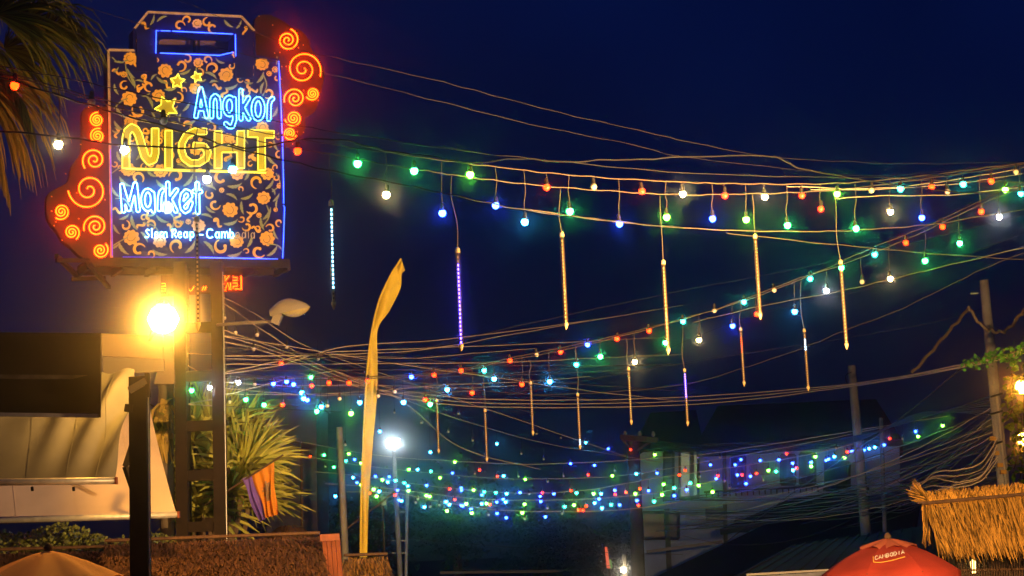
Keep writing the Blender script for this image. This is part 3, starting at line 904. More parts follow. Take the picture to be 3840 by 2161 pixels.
# ================================================================== UMBRELLAS
def umbrella(name, label, apex, R, H, n, mats, rot, vent=True, bow=0.25, vh=0.10, vr=0.30):
    u = empty(name, (apex.x, apex.y, 0), label, 'umbrella')
    def prof(r, a):
        t = r / R
        k = (a - rot) / (2 * math.pi / n)
        f = abs((k % 1.0) - 0.5) * 2          # 1 on a rib, 0 between
        return apex.z - H * (t ** (1 + bow)) - (1 - f * f) * 0.05 * t * R / 1.5
    for g in range(n):
        a0 = rot + g * 2 * math.pi / n; a1 = a0 + 2 * math.pi / n
        vs = []; NU, NV = 8, 9
        for j in range(NV + 1):
            r = R * max(j / NV, 0.0015)
            for i in range(NU + 1):
                a = a0 + (a1 - a0) * i / NU
                vs.append((apex.x + r * math.cos(a), apex.y + r * math.sin(a), prof(r, a)))
        for i in range(NU + 1):               # valance
            a = a0 + (a1 - a0) * i / NU
            x = i / NU
            vs.append((apex.x + R * 1.003 * math.cos(a), apex.y + R * 1.003 * math.sin(a), prof(R, a) - 0.16 * min(1, R)))
        fs = [(j * (NU + 1) + i, j * (NU + 1) + i + 1, (j + 1) * (NU + 1) + i + 1, (j + 1) * (NU + 1) + i) for j in range(NV + 1) for i in range(NU)]
        mk('canopy_panel', vs, fs, mats[0], u, True)
        pts = [Vector((apex.x + r * math.cos(a0), apex.y + r * math.sin(a0), prof(r, a0) - 0.012)) for r in [R * k / 6 for k in range(7)]]
        MB().tube(pts, 0.008, 5).build('rib', M['wood'], u)
    if vent:
        v = MB(); nn = n * 4; vs = [(apex.x, apex.y, apex.z + vh)]
        for j in range(1, 5):
            for i in range(nn):
                a = 2 * math.pi * i / nn
                r = vr * R * j / 4 * (1 + 0.06 * math.sin(n * a))
                vs.append((apex.x + r * math.cos(a), apex.y + r * math.sin(a), apex.z + vh - (vh + H * vr ** (1 + bow) - .025) * (j / 4) ** 1.3 - 0.03 * (j / 4) * (1 - abs(math.cos(n * a / 2))) * 1.6))
        fs = [(0, 1 + i, 1 + (i + 1) % nn) for i in range(nn)]
        for j in range(3):
            fs += [(1 + j * nn + i, 1 + (j + 1) * nn + i, 1 + (j + 1) * nn + (i + 1) % nn, 1 + j * nn + (i + 1) % nn) for i in range(nn)]
        mk('vent_flap', vs, fs, mats[1], u, True)
        MB().lathe([(0.03, 0), (0.035, 0.03), (0.012, 0.06)], (apex.x, apex.y, apex.z + vh - .01), 8).build('finial', M['wood'], u, True)
    else:
        MB().lathe([(0.022, 0), (0.018, 0.015), (0.008, 0.04)], (apex.x, apex.y, apex.z), 8).build('finial', M['cream'], u, True)
    MB().tube([(apex.x, apex.y, 0), (apex.x, apex.y, apex.z)], 0.025, 8).build('pole', M['wood'], u)
    return u, prof
ap = P(180, 2112, 13.2)
umbrella('market_umbrella', 'orange cloth market umbrella with a vented top, beneath the hedge', ap, 1.8, 0.60, 8, (M['brella_orange'], M['brella_orange']), 0.2)

apr = P(3330, 2032, 16.2)
ur, profr = umbrella('parasol', 'red and orange parasol with printed lettering beside the golden thatch', apr, 0.64, 0.27, 8, (M['brella_red'], M['brella_top']), 0.25, vent=True, bow=0.75, vh=0.035, vr=0.42)
def on_brella(x, y, lift=0.012):
    d = ray(x, y).normalized()
    lo, hi = apr.y - 1.2, apr.y
    prev = None
    t = lo
    while t < hi + 1.2:
        p = CAM + d * t
        r = math.hypot(p.x - apr.x, p.y - apr.y)
        if r < 0.64 and p.z < profr(r, math.atan2(p.y - apr.y, p.x - apr.x)): 
            return p - d * lift
        t += 0.01
    return CAM + d * (apr.y - .5)
# dark arched band and lettering printed on the parasol
def brella_ribbon(name, pts, wpx, mat, lift=0.012):
    m = MB(); vs = []
    pts = [Vector(p) for p in pts]
    for i, p in enumerate(pts):
        d = pts[min(i + 1, len(pts) - 1)] - pts[max(i - 1, 0)]
        n = Vector((-d.y, d.x)).normalized()
        vs += [on_brella(*(p - n * wpx / 2), lift), on_brella(*(p + n * wpx / 2), lift)]
    m.add(vs, [(2 * i, 2 * i + 1, 2 * i + 3, 2 * i + 2) for i in range(len(pts) - 1)])
    return m.build(name, mat, ur)
GL = {'C': [[(1, .15), (.6, 0), (.15, .2), (0, .5), (.15, .8), (.6, 1), (1, .85)]], 'A': [[(0, 1), (.5, 0), (1, 1)], [(.2, .65), (.8, .65)]], 'M': [[(0, 1), (.1, 0), (.5, .7), (.9, 0), (1, 1)]],
      'B': [[(0, 1), (0, 0), (.7, .05), (.8, .25), (.6, .45), (0, .5)], [(.6, .48), (.95, .7), (.8, .95), (0, 1)]], 'O': [[(.5, 0), (.1, .2), (0, .5), (.1, .8), (.5, 1), (.9, .8), (1, .5), (.9, .2), (.5, 0)]],
      'D': [[(0, 0), (0, 1), (.6, .95), (1, .5), (.6, .05), (0, 0)]], 'I': [[(.5, 0), (.5, 1)]]}
for k, ch in enumerate('CAMBODIA'):
    x0 = 3281 + k * 14.2; y0 = 2086 - k * 3.1
    for st in GL[ch]:
        brella_ribbon('printed_letter', [(x0 + u * 10.5, y0 + v * 14 - u * 2.5) for u, v in st], 3.6, M['white_cloth'], 0.016)
brella_ribbon('printed_swash', [(3276, 2108), (3300, 2110), (3340, 2103), (3395, 2088)], 3.0, M['cream'], 0.014)
brella_ribbon('printed_swash', [(3274, 2086), (3276, 2108)], 3.0, M['cream'], 0.014)

# ================================================================== THATCH
def strands(mb, tl, tr, br, bl, n, w, lmin, lmax, curl=0.05, lift=0.03, nrm=Vector((0, -1, 0.3))):
    for i in range(n):
        u = rnd.random(); v = rnd.random() ** 1.1
        a = tl.lerp(tr, u).lerp(bl.lerp(br, u), v)
        down = (bl.lerp(br, u) - tl.lerp(tr, u)).normalized()
        L = rnd.uniform(lmin, lmax)
        sx = (tr - tl).normalized()
        sw = rnd.uniform(-0.18, 0.18)
        pts = []
        h0 = rnd.uniform(0.0, lift)
        for k in range(3):
            t = k / 2
            pts.append(a + down * (L * t) + sx * (sw * L * t) + nrm * (h0 + curl * rnd.random() * t * t))
        mb.ribbon(pts, [sx] * 3, [w * rnd.uniform(.6, 1.3), w, w * 0.35])

def thatch_roof(name, label, tl, tr, br, bl, n, mat, w=0.010, L=(0.18, 0.4)):
    r = empty(name, (tl + tr) / 2, label, 'thatched roof')
    mk('roof_sheet', [tl, tr, br, bl] + [p + Vector((0, 0.10, -0.05)) for p in (tl, tr, br, bl)], [(0, 1, 2, 3), (7, 6, 5, 4), (0, 4, 5, 1), (1, 5, 6, 2), (2, 6, 7, 3), (3, 7, 4, 0)], M['thatch_base'], r)
    mb = MB()
    nr = (tr - tl).cross(bl - tl).normalized()
    if nr.y > 0: nr = -nr
    strands(mb, tl, tr, br, bl, n, w, L[0], L[1], nrm=nr)
    s_ = mb.build('straw', mat, r); tag(s_, kind='stuff')
    MB().tube([tl + nr * .03 + Vector((0, 0, .02)), tr + nr * .03 + Vector((0, 0, .02))], 0.018, 6).build('ridge_pole', M['wood'], r)
    return r
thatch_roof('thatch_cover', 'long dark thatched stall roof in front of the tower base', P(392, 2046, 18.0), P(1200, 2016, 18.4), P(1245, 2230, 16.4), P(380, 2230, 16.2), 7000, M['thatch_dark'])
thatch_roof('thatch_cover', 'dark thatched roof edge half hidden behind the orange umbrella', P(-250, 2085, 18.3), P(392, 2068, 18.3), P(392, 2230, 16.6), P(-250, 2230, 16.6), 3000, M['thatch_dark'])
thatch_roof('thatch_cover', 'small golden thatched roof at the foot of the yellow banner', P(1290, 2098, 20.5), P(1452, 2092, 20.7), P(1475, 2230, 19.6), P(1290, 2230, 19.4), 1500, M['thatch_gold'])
gb = empty('gable_board', P(1240, 2100, 17.6), 'reddish wooden gable board at the end of the long thatched roof', 'board')
for k in range(4):
    x = 1208 + k * 17
    plate('plank', [pan([(x, 2022 - k), (x + 15, 2021 - k), (x + 28, 2200), (x + 13, 2200)], 17.7 + 0.01 * k)], (0, 0.04, 0), M['redwood'], gb)
MB().beam(P(1200, 2018, 17.66), P(1272, 2014, 17.7), 0.05, 0.07).build('cap_rail', M['redwood'], gb)
# small conical thatch
cn = empty('thatched_cone', P(1085, 2030, 27.0), 'little conical thatched canopy behind the long roof', 'canopy')
c0 = P(1085, 1975, 27)
mb = MB(); mb.lathe([(0.42, -0.26), (0.25, -0.06), (0.14, 0.0)], c0, 16); mb.build('cone', M['thatch_base'], cn)
mb = MB()
for i in range(500):
    a = rnd.uniform(0, 6.283); r0 = rnd.uniform(.12, .34)
    d = Vector((math.cos(a), math.sin(a), 0))
    p = c0 + d * r0 + Vector((0, 0, .02 - max(0, (r0 - .14)) * .75))
    mb.ribbon([p, p + d * .07 + Vector((0, 0, -.04)), p + d * .13 + Vector((0, 0, -.11))], [Vector((-d.y, d.x, 0))] * 3, [.012, .012, .004])
tag(mb.build('straw', M['thatch_dark'], cn), kind='stuff')

# golden thatch on the right
YG = 17.2
gt = empty('thatch_screen', P(3650, 2100, YG), 'golden straw thatch hanging from a pole, lit orange', 'thatch')
tl, tr = P(3472, 1888, YG), P(4150, 1826, YG)
bl, br = P(3520, 2075, YG - .5), P(4160, 2080, YG - .5)
mk('backing', [tl + Vector((0, .06, 0)), tr + Vector((0, .06, 0)), br + Vector((0, .06, .1)), bl + Vector((0.03, .06, .1))], [(0, 1, 2, 3)], M['thatch_base'], gt)
mb = MB()
strands(mb, tl, tr, tl.lerp(bl, .75).lerp(br, 0), br, 0, .01, .2, .4)
for i in range(5200):
    u = rnd.random(); v = rnd.random() ** 1.3 * 0.78
    a = tl.lerp(tr, u).lerp(bl.lerp(br, u), v)
    cl = math.sin(u * 140) * 0.5 + math.sin(u * 57) * 0.5
    L = rnd.uniform(.14, .30)
    down = (bl.lerp(br, u) - tl.lerp(tr, u)).normalized()
    sx = rnd.uniform(-.10, .22)
    y_ = -rnd.uniform(0, .05) - .02 * cl
    pts = [a + Vector((0, y_, 0)), a + down * L * .5 + Vector((sx * L * .5, y_ - rnd.uniform(0, .03), 0)), a + down * L + Vector((sx * L, y_ - rnd.uniform(0, .05), 0))]
    mb.ribbon(pts, [Vector((1, 0.3, 0)).normalized()] * 3, [.010, .012, .004])
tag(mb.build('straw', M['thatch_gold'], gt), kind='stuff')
mb = MB()
for i in range(1500):
    u = rnd.random()
    a = tl.lerp(tr, u) + Vector((0, -.03 - rnd.uniform(0, .03), -.02))
    L = rnd.uniform(.06, .15)
    dx = rnd.uniform(-.06, .06)
    mb.ribbon([a, a + Vector((dx * .5, rnd.uniform(-.02, .03), L * .6)), a + Vector((dx, rnd.uniform(-.04, .05), L))], [Vector((1, 0, 0))] * 3, [.010, .009, .003])
tag(mb.build('top_fringe', M['thatch_gold'], gt), kind='stuff')
mb = MB()
for i in range(70):
    a = P(3475, 1880, YG) + Vector((rnd.uniform(-.02, .03), rnd.uniform(-.06, .03), rnd.uniform(-.04, .05)))
    an = rnd.uniform(2.0, 3.0); L = rnd.uniform(.12, .24)
    b = a + Vector((math.cos(an) * L, rnd.uniform(-.05, .03), math.sin(an) * L))
    mb.ribbon([a, a.lerp(b, .5), b], [Vector((0, -.3, 1)).normalized()] * 3, [.012, .010, .004])
for i in range(60):
    a = P(3462 + rnd.uniform(-8, 12), 1890, YG) + Vector((0, rnd.uniform(-.06, .03), 0))
    L = rnd.uniform(.1, .45)
    mb.ribbon([a, a + Vector((rnd.uniform(-.02, .03), 0, -L * .5)), a + Vector((rnd.uniform(-.03, .05), 0, -L))], [Vector((1, 0, 0))] * 3, [.008, .008, .003])
tag(mb.build('corner_tuft', M['thatch_gold'], gt), kind='stuff')
MB().tube([P(3455, 1889, YG - .09), P(4150, 1826, YG - .09)], 0.018, 7).build('pole', M['wood'], gt)
for (x0, x1, y0) in ((3526, 3566, 1908), (3440, 3470, 1886)):
    MB().beam(P(x0, y0, YG - .1), P(x1, y0 - 3, YG - .1), .02, .02).build('batten', M['wood'], gt)
# slatted fence under the thatch, lit from inside
fn_ = empty('slat_fence', P(3700, 2161, 17.6), 'dark slatted stall fence under the golden thatch', 'fence')
for k in range(34):
    x = 3585 + k * 9.5
    a = P(x, 2055, 17.5); b = P(x + 2, 2260, 17.5)
    MB().beam(b, a, .012, .012).build('slat', M['wood'], fn_)
for yy in (2092, 2140):
    MB().beam(P(3575, yy, 17.48), P(3920, yy - 8, 17.48), .02, .02).build('rail', M['wood'], fn_)
stl = empty('stall_lamp', P(3650, 2100, 18.4), 'warm lamp glowing inside the stall behind the slats', 'lamp')
WL_ = glow('stall_lamp_glass', (1.0, 0.62, 0.16), 9.0)
mb = MB(); mb.lathe([(.015, -.07), (.03, -.05), (.03, .05), (.015, .07)], P(3650, 2125, 18.4), 10).build('shade', WL_, stl, True)
MB().tube([P(3660, 2090, 18.4), P(3660, 2030, 18.4)], .006, 5).build('cord', M['black_wire'], stl)
bk = empty('stall_wall', P(3700, 2161, 19.0), 'plain stall back wall seen through the slats', 'wall')
plate('boards', [pan([(3560, 2050), (3960, 2030), (3960, 2300), (3560, 2300)], 19.0)], (0, .05, 0), M['tan'], bk)

# ================================================================== PLANTS
def frond_fan(name, hub, out, size, n, spread, mat, parent, droop=0.9, seedw=0.022):
    """fan palm leaf: blades radiate from the hub, then hang"""
    mb = MB()
    out = out.normalized()
    side = out.cross(Vector((0, 0, 1))).normalized()
    upv = side.cross(out).normalized()
    for i in range(n):
        a = (i / (n - 1) - .5) * spread + rnd.uniform(-.05, .05)
        d = (out * math.cos(a) + (side * .75 + upv * .55).normalized() * math.sin(a)).normalized()
        L = size * rnd.uniform(.75, 1.1) * (0.75 + .25 * math.cos(a))
        pts = []; sd = []; p = hub.copy(); dd = d.copy()
        K = 7
        for k in range(K):
            pts.append(p.copy())
            s_ = dd.cross(Vector((0, 1, 0)))
            if s_.length < .1: s_ = Vector((1, 0, 0))
            s_ = (s_.normalized() + Vector((0, rnd.uniform(-.5, .5), 0))).normalized()
            sd.append(s_)
            p = p + dd * (L / (K - 1))
            g = min(.85, droop * (0.05 + .75 * (k / K) ** 1.2))
            dd = (dd * (1 - g) + Vector((rnd.uniform(-.04, .04), rnd.uniform(-.04, .04), -1)) * g).normalized()
        ws = [seedw * x for x in (.5, .9, 1, .9, .75, .5, .12)]
        mb.ribbon(pts, sd, ws)
    o = mb.build(name, mat, parent)
    return tag(o, kind='stuff')

YP = 12.6
crown = P(-210, 40, YP)
pt = empty('palm_tree', (crown.x, YP, 0), 'fan palm with drooping yellow green fronds, beside the sign', 'palm tree')
MB().tube(spline([(crown.x - .1, YP, 0), (crown.x - .05, YP, crown.z * .5), crown], 6), 0.15, 10).build('trunk', M['bark'], pt, True)
HUBS = [((110, 105), (1, .2, .2), .95, 46, 2.6, 'palm', 1.0), ((215, 128), (1, -.3, .05), .72, 30, 1.9, 'palm', 1.25), ((30, 60), (.8, -.4, .2), 1.0, 46, 2.8, 'palm', 1.0), ((60, 190), (.8, -.2, -.3), .85, 40, 2.4, 'palm', 1.1),
        ((-40, 330), (.55, -.3, -.5), 1.05, 50, 2.0, 'palm_dry', 1.1), ((-70, 260), (.4, .3, -.6), 1.15, 46, 1.8, 'palm_dry', 1.1), ((20, 300), (.6, -.3, -.5), .75, 40, 1.7, 'palm', 1.1),
        ((120, -115), (1, .1, .3), .62, 30, 2.2, 'palm', 1.0), ((-60, -60), (.7, .3, .5), .9, 36, 2.6, 'palm', 1.0), ((-30, 420), (.4, -.2, -.8), .9, 46, 1.4, 'palm_dry', 1.1), ((-120, 150), (.7, -.5, -.2), 1.1, 44, 2.4, 'palm', 1.0)]
for k, ((x, y), d, s_, n, spd, mt, dr) in enumerate(HUBS):
    hb = P(x - 45, y - 10, YP + rnd.uniform(-.5, .5))
    frond_fan('frond', hb, Vector(d), s_ * .88, n, spd, M[mt], pt, dr)
    MB().tube(spline([crown, crown.lerp(hb, .5) + Vector((0, 0, .12)), hb], 4), .014, 5).build('stalk', M['palm_dry'], pt)

# spiky shrub behind the tower
YB = 23.8
sb = empty('spiky_shrub', (P(800, 2000, YB).x, YB, 0), 'tall spiky leaved shrub lit yellow green behind the tower', 'shrub')
RO = [(640, 1700, .8), (720, 1660, .85), (800, 1640, .9), (870, 1690, .95), (920, 1760, .9), (700, 1790, .9), (800, 1800, .9), (870, 1850, .95), (640, 1850, .9), (930, 1900, .9), (760, 1930, .9)]
for k, (x, y, L0) in enumerate(RO):
    c = P(x, y, YB + rnd.uniform(-.5, .5))
    mb = MB()
    for i in range(130):
        az = rnd.uniform(0, 6.283); el = rnd.uniform(-.3, 1.45)
        d = Vector((math.cos(az) * math.cos(el), math.sin(az) * math.cos(el), math.sin(el)))
        if k in (3, 4, 7, 9): d = (d + Vector((.35, 0, .1))).normalized()
        L = L0 * rnd.uniform(.6, 1.05)
        pts = []; p = c + d * .05; dd = d.copy(); sd = []
        for q in range(5):
            pts.append(p.copy())
            s_ = dd.cross(Vector((0, 1, .2)))
            sd.append((s_.normalized() if s_.length > .05 else Vector((1, 0, 0))))
            p = p + dd * (L / 4)
            dd = (dd + Vector((0, 0, -.10 - .10 * q * (1 - max(0, d.z))))).normalized()
        mb.ribbon(pts, sd, [.032, .048, .042, .028, .003])
    tag(mb.build('leaf_rosette', M['bush'], sb), kind='stuff')
    MB().tube([(sb.location.x + rnd.uniform(-.3, .3), YB, 0), c], .04, 6).build('stem', M['bark'], sb)

# palm trunk wrapped in dry leaves beside the tower
YK = 23.0
dk = empty('dry_palm', (P(620, 1700, YK).x, YK, 0), 'brightly lit palm trunk wrapped in dry leaf sheaths', 'palm trunk')
tp = P(622, 1440, YK)
MB().tube([(tp.x + .02, YK, 0), P(624, 1700, YK), tp], .10, 9).build('trunk', M['tan'], dk, True)
mb = MB()
for i in range(46):
    y = rnd.uniform(1490, 1640); a = P(622 + rnd.uniform(-26, 28), y, YK - .1)
    L = rnd.uniform(.15, .4); dx = rnd.uniform(-.12, .12)
    mb.ribbon([a, a + Vector((dx * .6, -.06, -L * .35)), a + Vector((dx, -.02, -L))], [Vector((1, rnd.uniform(-.5, .5), 0))] * 3, [.05, .05, .01])
tag(mb.build('dry_sheath', M['palm_dry'], dk), kind='stuff')

# hedge with glossy leaves
YH = 19.6
hd = empty('hedge', (P(180, 2040, YH).x, YH, 0), 'dark glossy hedge with bright glints under the cream awning', 'hedge')
mb = MB()
for i in range(5200):
    x = rnd.uniform(-250, 660); top = 1985 + 18 * math.sin(x * .02) + (30 if x > 400 else 0)
    p = P(x, top + rnd.random() ** .8 * 120, YH + rnd.uniform(-.45, .5))
    d = Vector((rnd.gauss(0, 1), rnd.gauss(0, 1), rnd.gauss(.4, .8))).normalized()
    s_ = d.orthogonal().normalized() * .022
    L = rnd.uniform(.03, .07)
    mb.add([p, p + d * L * .5 + s_, p + d * L, p + d * L * .5 - s_], [(0, 1, 2, 3)])
tag(mb.build('leaves', M['hedge'], hd), kind='stuff')
mb = MB()
for k in range(14):
    x = -200 + k * 62
    a = P(x, 2030, YH)
    mb.tube([(a.x, YH, 0), a], .025, 5)
tag(mb.build('stems', M['bark'], hd), kind='stuff')

# flag on a slanted pole
YF = 21.9
fg = empty('flag', P(950, 1850, YF), 'purple and orange flag with a brown emblem on a slanted pole', 'flag')
MB().tube([P(770, 1895, YF + .1), P(1062, 1706, YF - .1)], .012, 6).build('pole', M['wood'], fg)
def fw(u, v): return Vector((.012 * math.sin(v * 7 + u * 3), -.05 * math.sin(u * 11 + v * 3.0) * (.25 + v), 0))
sheet('purple_cloth', P(907, 1797, YF), P(942, 1778, YF), P(1000, 1943, YF), P(972, 1956, YF), 10, 18, fw, M['flag_purple'], fg)
oc = sheet('orange_cloth', P(942, 1778, YF), P(1024, 1733, YF), P(1040, 1930, YF), P(1000, 1943, YF), 14, 18, lambda u, v: fw(u * 1.6 + 1, v), M['flag_orange'], fg)
def fpt(u, v, off=.012):
    a, b, c, d = P(942, 1778, YF), P(1024, 1733, YF), P(1040, 1930, YF), P(1000, 1943, YF)
    return a.lerp(b, u).lerp(d.lerp(c, u), v) + fw(u * 1.6 + 1, v) + Vector((0, -off, 0))
mb = MB()
for i in range(9):
    for j in range(9):
        u0, v0 = .22 + i * .065, .28 + j * .045
        if (u0 - .5) ** 2 / .09 + (v0 - .47) ** 2 / .04 < 1 + rnd.uniform(-.3, .2):
            mb.add([fpt(u0, v0), fpt(u0 + .062, v0), fpt(u0 + .062, v0 + .044), fpt(u0, v0 + .044)], [(0, 1, 2, 3)])
mb.build('emblem', M['emblem'], oc)

# yellow feather banner
YW = 21.3
bn = empty('feather_banner', (P(1366, 2095, YW).x, YW, 0), 'tall curved yellow feather banner on a bent pole', 'banner')
LB = [(1352, 2092), (1355, 1870), (1362, 1675), (1371, 1480), (1381, 1350), (1395, 1241), (1423, 1125), (1467, 1029), (1490, 993), (1504, 970)]
RB = [(1377, 2092), (1382, 1900), (1397, 1683), (1414, 1480), (1416, 1350), (1417, 1235), (1461, 1165), (1502, 1080), (1506, 1030), (1519, 1014)]
Ls = spline([(x, y, 0) for x, y in LB], 6); Rs = spline([(x, y, 0) for x, y in RB], 6)
vs = []
NB = len(Ls)
for i, (a, b) in enumerate(zip(Ls, Rs)):
    for k in range(6):
        q = a.lerp(b, k / 5)
        vs.append(P(q.x, q.y, YW + .03 * math.sin(i * .42 + k * .8) + (.0, -.02, -.025, -.015, .015, .04)[k]))
mk('cloth', vs, [(i * 6 + k, i * 6 + k + 1, (i + 1) * 6 + k + 1, (i + 1) * 6 + k) for i in range(NB - 1) for k in range(5)], M['banner'], bn, True)
base = P(1356, 2090, YW - .02)
MB().tube([Vector((base.x, YW - .02, 0))] + [P(p.x, p.y, YW - .02) for p in Ls], .014, 7).build('pole', M['banner'], bn, True)

# ================================================================== POLES
def pole(name, label, x, ytop, xb, yb, Y, r0, r1, mat, n=8, cat='pole'):
    top = P(x, ytop, Y); low = P(xb, yb, Y)
    d = (low - top); t = -top.z / d.z if abs(d.z) > 1e-6 else 1
    bot = top + d * t
    bot = Vector((bot.x, bot.y, 0))
    o = empty(name, bot, label, cat)
    MB().tube([bot, bot.lerp(top, .5), top], [r1, (r0 + r1) / 2, r0], n).build('shaft', mat, o, True)
    return o
pole('utility_pole', 'square grey concrete pole standing left of the yellow banner', 1272, 1603, 1293, 2090, 26.0, .055, .07, M['concrete'], 4)
pole('wooden_pole', 'thin bamboo pole standing between the flag and the grey pole', 1129, 1655, 1133, 2000, 30.0, .022, .03, M['wood'], 6)
p1 = pole('floodlight_pole', 'pale round pole carrying the white floodlight', 1477, 1690, 1500, 2150, 34.0, .045, .06, M['concrete'], 8)
pole('antenna_pole', 'thin grey pole close beside the white floodlight pole', 1528, 1830, 1522, 2150, 34.4, .035, .035, M['grey_metal'], 6)
p2 = pole('utility_pole', 'dark wooden pole with crossarm in front of the white building', 2374, 1640, 2392, 2100, 39.0, .14, .16, M['wood'], 8)
MB().beam(P(2325, 1640, 38.8), P(2468, 1652, 38.8), .10, .12).build('crossarm', M['wood'], p2)
MB().beam(P(2335, 1650, 38.8), P(2368, 1690, 38.8), .04, .05).build('brace', M['wood'], p2)
MB().beam(P(2440, 1655, 38.8), P(2390, 1690, 38.8), .04, .05).build('brace', M['wood'], p2)
for x in (2345, 2400, 2450):
    MB().lathe([(.03, 0), (.05, .05), (.03, .12)], P(x, 1638, 38.8), 8).build('insulator', M['lamp_shell'], p2)
p3 = pole('utility_pole', 'grey concrete pole with a small hook near its top, before the white building', 3194, 1372, 3250, 2030, 30.0, .075, .11, M['concrete'], 6)
MB().tube(spline([P(3194, 1395, 29.9), P(3170, 1410, 29.9), P(3178, 1440, 29.9)], 3), .008, 5).build('hook', M['steel_dark'], p3)
pole('wooden_pole', 'thin grey pole behind the concrete pole with the small hook', 3304, 1568, 3318, 2000, 33.0, .04, .045, M['concrete'], 6)
p4 = pole('utility_pole', 'tall thick leaning pole carrying the cable tangle above the golden thatch', 3690, 1052, 3765, 1830, 22.0, .062, .105, M['concrete'], 8)
MB().beam(P(3668, 1100, 21.9), P(3640, 1102, 21.9), .02, .02).build('spike', M['grey_metal'], p4)
MB().tube(spline([P(3738, 1475, 21.85), P(3745, 1540, 21.85), P(3752, 1620, 21.86), P(3775, 1830, 21.86)], 4), .022, 6).build('white_conduit', M['lamp_shell'], p4, True)
for yy in (1545, 1480, 1660):
    MB().tube([P(3715, yy + 10, 21.83), P(3760, yy - 4, 21.83)], .014, 5).build('strap', M['black_wire'], p4)
for x, y in ((3722, 1645), (3735, 1700), (3750, 1745), (3762, 1770)):
    MB().box(P(x, y, 21.8), (.07, .05, .05)).build('clamp', M['thatch_gold'], p4)
# ladder rungs on the antenna pole, small box
for yy in (1920, 2028, 2074):
    MB().beam(P(1470, yy, 34.2), P(1522, yy, 34.2), .02, .02).build('step_rung', M['grey_metal'], p1)
jb = empty('junction_box', P(1440, 1880, 31), 'pale junction box on a thin stub beside the yellow banner', 'box')
plate('box', [pan([(1427, 1862), (1446, 1862), (1450, 1896), (1432, 1896)], 31)], (0, .1, 0), M['lamp_shell'], jb)
MB().tube([P(1436, 1896, 31.05), Vector((P(1440, 2020, 31.05).x, 31.05, 0))], .012, 5).build('stub', M['wood'], jb)
sr = empty('stay_rod', P(1300, 1985, 27.5), 'slanted steel stay between the grey pole and the junction box', 'rod')
MB().tube([P(1298, 1985, 27.5), P(1480, 1845, 27.5)], .015, 6).build('rod', M['wood'], sr)
# ---- white LED floodlight
ledf = empty('led_floodlight', P(1474, 1690, 33.8), 'bright white floodlight on top of the pale pole', 'floodlight')
LEDM = glow('led_glass', (0.72, 0.92, 1.0), L_FLOOD)
lc = P(1474, 1662, 33.7)
mb = MB(); mb.box(lc, (.24, .03, .15)); mb.build('lamp_glass', LEDM, ledf)
MB().box(lc + Vector((0, .05, 0)), (.27, .06, .18)).build('housing', M['grey_metal'], ledf)
MB().beam(lc + Vector((0, .06, 0)), P(1477, 1695, 34), .03, .03).build('bracket', M['grey_metal'], ledf)

# ================================================================== RIGHT SODIUM LAMPS, VINES
SODR = glow('sodium_glass_right', (1.0, 0.38, 0.025), L_RIGHT)
for (x, y, Y, lab, ax, pw, cone) in ((3830, 1452, 10.0, 'upper of two orange sodium lamps shining through the vines', (-.48, .82, .26), W_RIGHT, 74), (3836, 1648, 10.2, 'lower of two orange sodium lamps, just above the golden thatch', (.08, .97, .16), W_THATCH, 100)):
    c = P(x, y, Y)
    o = empty('sodium_lamp', c, lab, 'lamp', 'sodium lamps among the vines')
    mb = MB(); mb.lathe([(.010, -.036), (.024, -.028), (.034, 0), (.026, .026), (.010, .036)], c, 12).build('lamp_globe', SODR, o, True)
    ax = Vector(ax).normalized()
    added_hood = c + Vector((.10, .02, .0))
    MB().beam(added_hood, added_hood - ax * .09, .17, .20).build('added_hood', M['steel_dark'], o)  # housing added to carry the aimed spot
    MB().tube(spline([added_hood - ax * .08, added_hood + Vector((.15, -.05, .12)), added_hood + Vector((.6, 0, .15))], 4), .014, 6).build('arm', M['steel_dark'], o)
    ld = bpy.data.lights.new('added_spot', 'SPOT')  # spot added at the lamp, aimed to brighten sign, wires and thatch
    ld.energy = pw; ld.color = (1.0, 0.53, 0.18); ld.spot_size = math.radians(cone); ld.spot_blend = .9; ld.shadow_soft_size = .06
    lo = link(bpy.data.objects.new('added_spot', ld), o)
    lo.location = (added_hood + ax * .05) - c
    lo.rotation_euler = ax.to_track_quat('-Z', 'Y').to_euler()
def leaves(mb, p, n, spread, L, w, hang=.3):
    for i in range(n):
        q = p + Vector((rnd.gauss(0, spread), rnd.gauss(0, spread), rnd.gauss(0, spread)))
        d = Vector((rnd.gauss(0, 1), rnd.gauss(0, 1), rnd.gauss(-hang, .7))).normalized()
        s_ = d.orthogonal().normalized()
        s_ = (Matrix.Rotation(rnd.uniform(0, 6.28), 3, d) @ s_) * w
        l_ = L * rnd.uniform(.6, 1.2)
        mb.add([q, q + d * l_ * .45 + s_, q + d * l_, q + d * l_ * .45 - s_], [(0, 1, 2, 3)])
iv = empty('ivy_vine', P(3620, 1375, 18), 'bright green ivy growing along the cable towards the tall leaning pole', 'vine')
mb = MB()
path = spline([P(3618, 1368, 18.0), P(3670, 1355, 18.0), P(3730, 1340, 17.9), P(3790, 1325, 17.8), P(3860, 1305, 17.7)], 6)
for i, p in enumerate(path):
    leaves(mb, p, 7 if i < 8 else 13, .022 + .03 * (i / len(path)), .055, .020)
for i in range(7):
    leaves(mb, P(3795 + i * 1.5, 1335 + i * 8, 17.8), 5, .02, .05, .02)
tag(mb.build('leaves', M['ivy'], iv), kind='stuff')
MB().tube(path, .007, 5).build('stem', M['bark'], iv)
hv = empty('hanging_vine', P(3800, 1400, 9.3), 'straggling vine hanging in front of the orange lamps', 'vine')
mb = MB(); ms_ = MB()
